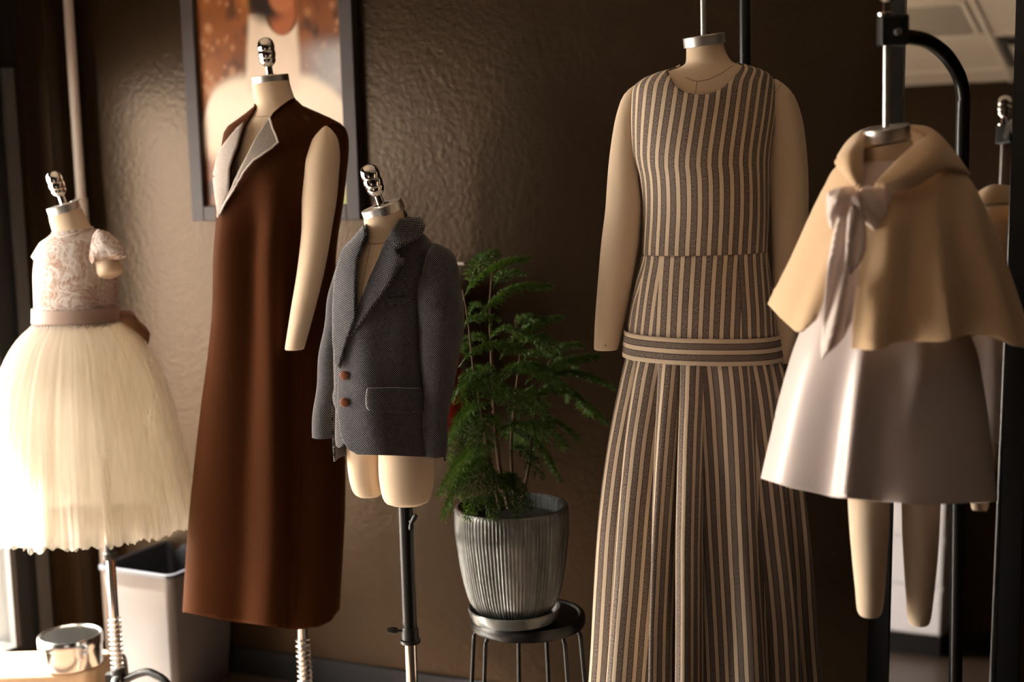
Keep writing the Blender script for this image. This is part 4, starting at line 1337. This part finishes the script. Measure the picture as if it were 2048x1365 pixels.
# satin dress
SD = thing('satin_dress', 'blush white satin child dress under the camel cape', 'dress', F)
DK = [(322, 1731, 1828), (334, 1714, 1848), (350, 1696, 1866), (380, 1672, 1884), (450, 1658, 1892), (560, 1648, 1896), (640, 1615, 1922), (700, 1594, 1944), (780, 1573, 1960), (860, 1556, 1971), (940, 1540, 1979), (985, 1532, 1982), (1030, 1526, 1986)]
def dd(py, a):
    d = float(np.interp(py, [322, 350, 400, 480, 560, 700, 1030], [.048, .064, .084, .095, .10, .130, .160])); return (d, d)
P = Prof(F, with_depth(F, DK, dd))
zf = zt(F, 1772, 560)
def sfold(t, z, xn, p):
    k = max(0, min(1, (zf - z) / .36)); g = lambda c, w: math.exp(-((xn - c) / w) ** 2)
    if p.y > .03: return .012 * k * math.sin(2 * PI * t * 8)
    s = .4 + .6 * k
    dg = math.exp(-((xn - (.16 - .38 * (k - .30))) / .10) ** 2) * max(0, 1 - abs(k - .38) / .34)
    return k * (.016 * g(-.93, .10) - .012 * g(-.66, .13) + .026 * g(-.44, .085) - .018 * g(-.20, .14) + .006 * g(.30, .3) + .006 * g(.75, .15)) + .010 * dg
sb_ = loft(P, P.z0, P.z1, 90, 150, 0, disp=sfold)
clip_below(sb_, F, [(1480, 945), (1533, 961), (1580, 976), (1650, 991), (1662, 995), (1700, 998), (1760, 1004), (1850, 1010), (1975, 1006), (2010, 1000)])
obj('satin_dress_body', sb_, M['satin'], SD, solid=.003, offset=-1)
# cape
CP = thing('hooded_cape', 'short camel cream wool cape with draped hood and white ribbon bow', 'cape', F)
CK = [(296, 1722, 1842), (318, 1690, 1880), (340, 1668, 1912), (370, 1652, 1938), (430, 1622, 1962), (510, 1586, 1988), (580, 1552, 2008), (640, 1528, 2024), (690, 1512, 2036), (730, 1500, 2044)]
def dc(py, a):
    d = float(np.interp(py, [296, 318, 340, 400, 510, 620, 730], [.060, .084, .105, .132, .155, .178, .195])); return (d, d)
P = Prof(F, with_depth(F, CK, dc))
zf2 = zt(F, 1772, 380)
def cfold(t, z, xn, p):
    k = max(0, min(1, (zf2 - z) / .27)); g = lambda c, w: math.exp(-((xn - c) / w) ** 2)
    if p.y > .03: return .016 * k * math.sin(2 * PI * t * 9)
    return 1.45 * k ** .9 * (.016 * g(-.74, .10) - .010 * g(-.5, .12) + .010 * g(-.28, .08) - .016 * g(-.06, .13) + .024 * g(.17, .09) - .018 * g(.40, .12) + .026 * g(.62, .09) - .016 * g(.80, .07) + .010 * g(.95, .06))
cb_ = loft(P, P.z0, P.z1, 80, 160, 0, disp=cfold)
cbv = F.bvh(cb_)
clip_below(cb_, F, [(1480, 575), (1533, 606), (1560, 635), (1592, 664), (1630, 656), (1660, 662), (1703, 697), (1735, 701), (1765, 700), (1785, 687), (1815, 683), (1860, 684), (1895, 683), (1920, 673), (1950, 667), (1985, 674), (2030, 690), (2060, 697)])
FRO = [(1714, 392), (1700, 430), (1684, 480), (1668, 540), (1648, 600), (1632, 640), (1600, 664), (1594, 668), (1594, 760), (1703, 760), (1703, 697), (1706, 650), (1712, 600), (1720, 520), (1724, 460), (1728, 395), (1750, 370), (1735, 330), (1722, 330), (1722, 360)]
clip_front(cb_, F, FRO, .0)
clip_front(cb_, F, [(1715, 255), (1722, 285), (1721, 368), (1735, 374), (1750, 371), (1788, 331), (1827, 292), (1838, 255)], .0)
obj('cape_body', cb_, M['cape'], CP, solid=.005, offset=-1)
# hood lying on the shoulders: inner edge, crest and outer edge, front left round the back to front right
def pd(px, py, dy): return F.pt(px, py, dy)
INN = [pd(1722, 368, -.125), pd(1724, 340, -.112), pd(1724, 312, -.080), pd(1727, 286, -.03), pd(1736, 262, .045), pd(1785, 252, .085), pd(1836, 262, .055), pd(1852, 276, -.02), pd(1830, 291, -.085), pd(1788, 330, -.118), pd(1752, 369, -.132)]
MID = [pd(1718, 368, -.142), pd(1706, 340, -.135), pd(1700, 308, -.105), pd(1704, 290, -.04), pd(1712, 272, .06), pd(1785, 268, .125), pd(1858, 262, .07), pd(1882, 282, -.03), pd(1868, 303, -.118), pd(1822, 342, -.148), pd(1764, 370, -.146)]
OUT = [pd(1711, 374, -.136), pd(1691, 350, -.124), pd(1673, 329, -.080), pd(1676, 320, -.01), pd(1690, 310, .09), pd(1785, 330, .175), pd(1895, 320, .10), pd(1938, 351, -.02), pd(1886, 341, -.120), pd(1822, 375, -.140), pd(1764, 377, -.138)]
rows = [smooth_path(r_, 6) for r_ in (INN, MID, OUT)]
def hoodpt(i, v):
    a, b, c = rows[0][i], rows[1][i], rows[2][i]
    # quadratic through inner, crest, outer
    q = a * ((1 - v) * (1 - 2 * v)) + b * (4 * v * (1 - v)) + c * (v * (2 * v - 1))
    return q
bm = grid(lambda i, v: hoodpt(int(i), v), list(range(len(rows[0]))), [j / 14 for j in range(15)], False)
obj('hood', bm, M['cape'], CP, solid=.006, offset=0)
# ribbon bow
bow = lambda d0: (lambda x, y: d0)
dk = F.cast(cbv, 1720, 400)[0].y - .012
lp1 = [(1656, 385), (1672, 379), (1690, 375), (1706, 376), (1712, 392), (1704, 402), (1690, 412), (1680, 428), (1670, 446), (1664, 461), (1659, 448), (1655, 428), (1654, 405)]
lp2 = [(1714, 388), (1722, 378), (1736, 374), (1760, 378), (1784, 386), (1780, 405), (1772, 428), (1762, 450), (1751, 463), (1740, 455), (1730, 444), (1722, 428), (1714, 408)]
wv = lambda x, y: .003 * math.sin(x * .22 + y * .12)
obj('bow_loop', puff(F, lp1, bow(dk - .004), .018, step=4, wave=wv), M['ribbon'], CP, solid=.004, offset=0)
obj('bow_loop', puff(F, lp2, bow(dk - .006), .022, step=4, wave=lambda x, y: .005 * math.sin(x * .16 - y * .10)), M['ribbon'], CP, solid=.004, offset=0)
kn = [(1700, 388), (1708, 383), (1718, 384), (1726, 394), (1728, 412), (1732, 440), (1726, 446), (1718, 432), (1708, 412), (1700, 402)]
obj('bow_knot', puff(F, kn, bow(dk - .012), .018, step=3), M['ribbon'], CP, solid=.004, offset=0)
t2 = [(1703, 408), (1716, 420), (1730, 444), (1732, 480), (1731, 503), (1722, 522), (1712, 536), (1699, 549), (1690, 532), (1692, 480), (1696, 430)]
t1 = [(1703, 404), (1688, 412), (1675, 436), (1664, 480), (1655, 530), (1651, 580), (1646, 640), (1642, 690), (1644, 720), (1656, 706), (1670, 694), (1688, 674), (1703, 642), (1707, 590), (1704, 540), (1700, 500), (1699, 440)]
dl_ = lambda x, y: dk - .002 - .00022 * (y - 400)
obj('ribbon_tail', puff(F, t1, dl_, .008, step=5, wave=lambda x, y: .007 * math.sin((x - .22 * (700 - y)) * .16)), M['ribbon'], CP, solid=.0025, offset=0)
obj('ribbon_tail', puff(F, t2, lambda x, y: dl_(x, y) - .012, .008, step=4, wave=lambda x, y: .005 * math.sin(x * .2 + y * .03)), M['ribbon'], CP, solid=.0025, offset=0)

# hanging stand of the cape form
st = thing('hanging_stand', 'black bent tube hanging stand holding the cape form in front of the mirror', 'stand', F)
c0 = F.pt(1782, 60); dyp = .28
p1 = F.pt(1924, 300, dyp)
pth = smooth_path([(p1.x, dyp, .05), (p1.x, dyp, .9), (p1.x, dyp, zt(F, 1930, 300, dyp)), (p1.x - .004, dyp - .01, zt(F, 1925, 180, dyp)), F.pt(1898, 118, .22), F.pt(1855, 82, .13), F.pt(1815, 74, .05), F.pt(1790, 70, .0)], 8)
obj('pole', tubebm(pth, .0132, 18), M['black'], st)
bm = bmesh.new(); zc0, zc1 = zt(F, 1780, 92), zt(F, 1780, 30)
box(bm, rp.x - .014, rp.x + .034, rp.y - .018, rp.y + .018, zc0, zc1)
obj('clamp', bm, M['plastic'], st, False, bevel=.005)
zk = zt(F, 1790, 66)
obj('clamp_screw', (lambda b: (tube(b, [(rp.x + .012, rp.y - .016, zk), (rp.x + .012, rp.y - .032, zk)], .006, 12), b)[1])(bmesh.new()), M['steel'], st)
stand_base(F, st, p1.x, dyp)

#==PLANT==
# ------------------------------------------------------------------ stool, saucer, pot and pine
SX = hit_plane(1055, 1228, (0, 0, 1), .45)
Dp = SX.dot(HD)
F = Frame(Dp, 1055, 1228)
stool = thing('plant_stool', 'small round black metal stool under the glazed plant pot', 'stool', F)
rs = 236 / 2 / (F.ppm) 
bm = lathe([(0, .432), (rs - .02, .430), (rs - .003, .424), (rs, .430), (rs, .444), (rs - .003, .450), (rs - .012, .4505), (rs - .016, .447), (0, .447)], 64)
obj('seat', bm, M['black'], stool)
def pol(a, r_, z): return Vector((r_ * math.cos(a), r_ * math.sin(a), z))
for k in range(3):
    a = math.radians([205, 325, 85][k])
    for s_ in (-1, 1):
        aa = a + s_ * .26
        pts = smooth_path([pol(a + s_ * .16, rs * .60, .425), pol(aa, rs * .86, .424), pol(aa, rs * .93, .412), pol(aa, rs * .97, .37), pol(aa, rs * 1.16, .006)], 5)
        obj('leg', tubebm(pts, .0048, 10), M['black'], stool)
PX = hit_plane(1029, 1240, (0, 0, 1), .4505)
Fp = Frame(PX.dot(HD), 1029, 1240)
sauc = obj('pot_saucer', lathe([(0, .4515), (.085, .4515), (.098, .456), (.1035, .470), (.1055, .481), (.1040, .4835), (.1015, .481), (.0975, .470), (.09, .4625), (0, .4615)], 64), M['saucer'], matrix=Fp.M)
tag(sauc, 'grey glazed saucer under the ribbed plant pot on the stool', 'saucer')
plant = thing('potted_pine', 'soft needled pine in a ribbed grey glazed pot on the black stool', 'plant', Fp)
zr = zt(Fp, 1027, 1011)
pot_keys = [(1232, 972, 1090), (1215, 955, 1108), (1200, 945, 1119), (1150, 927, 1129), (1100, 918, 1136), (1050, 912, 1140), (1011, 911, 1139)]
pk = []
for py, l, r_ in pot_keys:
    a_, b_ = Fp.pt(l, py), Fp.pt(r_, py); pk.append((.5 * (a_.z + b_.z), .5 * (b_.x - a_.x)))
pk.sort(); pz = pchip([q[0] for q in pk], [q[1] for q in pk])
zb0 = .462
prof = [(0, zb0), (pz(zb0) - .006, zb0)]
zz0, zz1 = zb0 + .003, zr - .004
for j in range(31):
    z = zz0 + (zz1 - zz0) * j / 30; prof.append((pz(z), z))
R = pz(zr)
prof += [(R - .002, zr), (R - .007, zr + .001), (R - .0125, zr - .002), (R - .0135, zr - .02), (R - .016, zr - .06), (R - .02, zr - .075)]
obj('pot', lathe(prof, 560, rib=lambda a, r_, z: .0011 * math.sin(a * 92 + .6 * math.sin(a * 7)) * (1 if r_ > R * .55 and z < zr - .006 else 0)), M['pot'], plant)
obj('soil', lathe([(0, zr - .026), (R * .5, zr - .028), (R - .0128, zr - .032)], 40), M['soil'], plant)
# trunks
zs_ = zr - .03
TR = [[(1018, 1018, 0), (1000, 940, 0), (990, 850, .01), (984, 740, .02), (980, 620, .03), (985, 540, .03)],
      [(1000, 1020, -.02), (975, 900, -.03), (960, 810, -.04), (946, 730, -.05), (936, 640, -.04), (925, 580, -.04)],
      [(1040, 1015, .02), (1058, 930, .03), (1064, 860, .03), (1078, 790, .04), (1100, 720, .05)],
      [(1028, 1010, .03), (1022, 900, .05), (1030, 800, .05), (1040, 700, .05), (1030, 640, .05)]]
trp = []
for k, tk in enumerate(TR):
    pts = smooth_path([Fp.pt(x, y, d) for x, y, d in tk], 7); trp.append(pts)
    n_ = len(pts)
    obj('trunk', tubebm(pts, [.0062 - .0042 * i / n_ for i in range(n_)] if k == 0 else [.0042 - .0026 * i / n_ for i in range(n_)], 8), M['stem'], plant)

rp_ = random.Random(11)
def needle_twig(bm, pts, nlen, dens, rngd):
    """A twig clothed in short soft needles."""
    T, N = frames_along(pts)
    L = sum((pts[i+1] - pts[i]).length for i in range(len(pts) - 1))
    n = max(8, int(L * dens))
    for q in range(n):
        s = (q + rngd.random()) / n * (len(pts) - 1); i = min(int(s), len(pts) - 2); f = s - i
        p = pts[i].lerp(pts[i+1], f); a = rngd.random() * 2 * PI
        B = T[i].cross(N[i]); d = (N[i] * math.cos(a) + B * math.sin(a) + T[i] * 1.0 + Vector((0, 0, .25))).normalized()
        ln = nlen * rngd.uniform(.7, 1.15); sd_ = d.cross(T[i]).normalized() * (.0015)
        v = [bm.verts.new(p - sd_), bm.verts.new(p + sd_), bm.verts.new(p + d * ln)]
        bm.faces.new(v)
def frond(start, tip, arch, width, droop=.35, dens=680, nl=.0125):
    """A drooping branch: an arched axis with side twigs to both sides."""
    a, b = Vector(start), Vector(tip)
    axis = []
    L = (b - a).length
    for i in range(11):
        t = i / 10; p = a.lerp(b, t); p.z += arch * math.sin(PI * t ** .85); axis.append(p)
    bm = bmesh.new(); tube(bm, axis, [.0020 - .0013 * i / 10 for i in range(11)], 5, False)
    needle_twig(bm, axis, nl, dens * .8, rp_)
    T, N = frames_along(axis)
    nb = max(6, int(L / .0085))
    for q in range(nb):
        t = .10 + .90 * (q + .5) / nb; s = t * 10; i = min(int(s), 9); p = axis[i].lerp(axis[i+1], s - i)
        env = math.sin(PI * min(1, t * .80 + .16)) ** .7
        side = T[i].cross(Vector((0, 0, 1)));
        side = side.normalized() if side.length > .1 else Vector((1, 0, 0))
        for sg_ in (-1, 1):
            if rp_.random() < .06: continue
            ln = width * env * rp_.uniform(.75, 1.1)
            d = (side * sg_ + T[i] * .75 + Vector((rp_.uniform(-.12, .12), rp_.uniform(-.12, .12), .05))).normalized()
            tw = [p + d * ln * u + Vector((0, 0, -droop * ln * u * u)) for u in (0, .25, .5, .75, 1)]
            needle_twig(bm, tw, nl, dens, rp_)
    return bm
FR = [  # start px, tip px, depth start, depth tip, arch, width
 ((925, 600), (1056, 516), -.03, -.05, .030, .045), ((935, 585), (985, 500), -.02, .05, .02, .045), ((955, 640), (1100, 572), .0, .03, .035, .045), ((925, 660), (990, 640), -.05, -.10, .02, .04),
 ((975, 690), (1050, 672), .02, -.02, .03, .03), ((1000, 720), (1122, 634), .04, .10, .03, .04), ((918, 735), (1045, 702), -.06, -.13, .034, .05), ((940, 760), (1000, 800), -.04, -.14, .03, .05),
 ((1050, 770), (1195, 712), .04, .06, .02, .04), ((1060, 780), (1228, 775), .04, .08, .04, .04), ((1060, 800), (1215, 845), .03, .05, .045, .045), ((1010, 760), (1140, 780), .02, -.04, .04, .05),
 ((1040, 730), (1150, 735), .05, .14, .035, .04), ((1000, 880), (1128, 893), .0, -.09, .045, .05), ((1005, 860), (1120, 960), .0, .05, .05, .045), ((985, 890), (880, 985), -.02, -.06, .03, .05),
 ((985, 920), (885, 1035), -.02, -.08, .035, .04), ((985, 930), (935, 1040), -.02, -.12, .03, .035), ((990, 950), (985, 1040), -.01, -.13, .03, .03), ((1005, 945), (1062, 1025), .0, -.10, .02, .025),
 ((1000, 960), (1035, 1035), .0, -.12, .03, .025), ((975, 840), (885, 900), -.02, .02, .03, .05), ((985, 820), (905, 860), -.02, -.05, .03, .05), ((970, 780), (900, 800), -.03, -.02, .03, .05),
 ((990, 800), (1050, 830), .0, -.12, .035, .05), ((985, 740), (930, 800), .01, -.06, .03, .05), ((990, 840), (955, 905), .0, -.12, .03, .05), ((1030, 800), (1100, 850), .05, .02, .04, .05),
 ((980, 700), (920, 700), .02, .05, .03, .05), ((980, 640), (940, 620), .03, .03, .02, .045), ((985, 580), (1040, 545), .03, .10, .02, .04), ((1080, 790), (1180, 830), .04, .12, .04, .045),
 ((1100, 730), (1160, 690), .05, .10, .02, .035), ((1030, 660), (1080, 640), .05, .10, .02, .04), ((1066, 860), (1160, 880), .03, .03, .03, .04), ((960, 820), (905, 930), -.04, .03, .03, .045),
 ((990, 870), (1060, 900), .0, .10, .03, .045), ((1020, 900), (1085, 960), .05, .0, .03, .03), ((1000, 770), (1090, 745), .02, -.10, .035, .05), ((1000, 900), (930, 960), 0, .10, .03, .04), ((1040, 700), (1110, 700), .05, -.02, .03, .045)]
for (s0, e0, d0, d1, ar, wd) in FR:
    obj('branch', frond(Fp.pt(*s0, d0), Fp.pt(*e0, d1), ar, wd), M['leaf'], plant, smooth=False)

#==SMALL==
# ------------------------------------------------------------------ fire extinguisher half hidden behind the jacket
ex = hit_plane(909, 700, (0, 1, 0), WY - .075)
e = thing('fire_extinguisher', 'red fire extinguisher on the wall, mostly hidden behind the tweed jacket', 'extinguisher', loc=(ex.x - .045, WY - .075, 0))
z1 = hit_plane(909, 545, (0, 1, 0), WY - .075).z; z0 = hit_plane(909, 860, (0, 1, 0), WY - .075).z
obj('cylinder', lathe([(0, z0), (.05, z0), (.056, z0 + .006), (.056, z1 - .05), (.045, z1 - .02), (.02, z1 - .005), (.016, z1), (0, z1)], 40), M['red'], e)
bm = bmesh.new(); tube(bm, [(0, 0, z1), (0, 0, z1 + .022)], .012, 12); obj('valve', bm, M['steel'], e)
bm = bmesh.new(); box(bm, -.03, .085, -.008, .008, z1 + .020, z1 + .026); obj('lever', bm, M['conduit'], e, False)
bm = bmesh.new(); box(bm, -.02, .02, .05, .077, z1 - .12, z1 - .06); obj('bracket', bm, M['black'], e, False)

# wastebasket
b0 = hit_plane(194, 1131, (0, 0, 1), .38)
bin_ = thing('wastebasket', 'tall grey rectangular wastebasket with black rim beside the rust vest', 'wastebasket')
c1 = hit_plane(340, 1152, (0, 0, 1), .38)
Wd = (c1 - b0).length; ang = math.atan2((c1 - b0).y, (c1 - b0).x)
bin_.location = (b0.x, b0.y, 0); bin_.rotation_euler = (0, 0, ang)
DPT = .30
def rrect(x0, x1, y0, y1, r_, n=6):
    o = []
    for cx_, cy_, a0 in ((x1 - r_, y1 - r_, 0), (x0 + r_, y1 - r_, 90), (x0 + r_, y0 + r_, 180), (x1 - r_, y0 + r_, 270)):
        for k in range(n + 1):
            a = math.radians(a0 + 90 * k / n); o.append((cx_ + r_ * math.cos(a), cy_ + r_ * math.sin(a)))
    return o
def ringstack(levels):
    bm = bmesh.new(); rws = []
    for (x0, x1, y0, y1, r_, z) in levels: rws.append([bm.verts.new((x, y, z)) for x, y in rrect(x0, x1, y0, y1, r_)])
    for a, b in zip(rws[:-1], rws[1:]):
        for i in range(len(a)): bm.faces.new((a[i], a[(i+1) % len(a)], b[(i+1) % len(a)], b[i]))
    return bm, rws
tp = .028
bm, rws = ringstack([(tp, Wd - tp, tp, DPT - tp, .02, .0), (.006, Wd - .006, .006, DPT - .006, .022, .365), (.004, Wd - .004, .004, DPT - .004, .022, .372)])
bm.faces.new(rws[0][::-1])
obj('body', bm, M['bin'], bin_)
bm, rws = ringstack([(.004, Wd - .004, .004, DPT - .004, .022, .366), (-.004, Wd + .004, -.004, DPT + .004, .024, .368), (-.004, Wd + .004, -.004, DPT + .004, .024, .378), (.002, Wd - .002, .002, DPT - .002, .022, .381), (.012, Wd - .012, .012, DPT - .012, .02, .376), (tp + .006, Wd - tp - .006, tp + .006, DPT - tp - .006, .018, .008)])
bm.faces.new(rws[-1])
obj('rim_and_liner', bm, M['bin_in'], bin_)

# kraft box with the round tin on it
bz = .20
q = hit_plane(142, 1330, (0, 0, 1), bz)
Fb = Frame(q.dot(HD), 100, 1330)
bx = thing('storage_box', 'tan box with rounded corner under the tin by the window', 'box', Fb)
xr_ = Fb.pt(203, 1345).x; xl_ = xr_ - .36
bm, rws = ringstack([(xl_, xr_ - .004, -.06, .12, .03, .0), (xl_, xr_, -.063, .123, .034, .012), (xl_, xr_, -.063, .123, .034, bz - .012), (xl_ + .004, xr_ - .004, -.059, .119, .032, bz - .003), (xl_ + .012, xr_ - .012, -.051, .111, .03, bz)])
bm.faces.new(rws[0][::-1]); bm.faces.new(rws[-1])
obj('box_body', bm, M['card'], bx)
Ft = Frame(hit_plane(144, 1335, (0, 0, 1), bz).dot(HD) + .03, 144, 1330)
zt1 = zt(Ft, 144, 1268); rt_ = 130 / 2 / Ft.ppm
tin = thing('round_tin', 'round silver metal tin with a shiny lid standing on the tan box', 'tin', Ft)
obj('tin_body', lathe([(0, bz + .001), (rt_ - .004, bz + .001), (rt_ - .003, bz + .003), (rt_ - .003, zt1 - .022), (0, zt1 - .022)], 56), M['tin'], tin)
obj('lid', lathe([(rt_ - .002, zt1 - .026), (rt_ - .0005, zt1 - .027), (rt_, zt1 - .024), (rt_, zt1 - .006), (rt_ - .002, zt1 - .001), (rt_ - .006, zt1), (rt_ - .009, zt1 - .003), (rt_ * .6, zt1 - .0025), (0, zt1 - .002)], 56), M['tin'], tin)
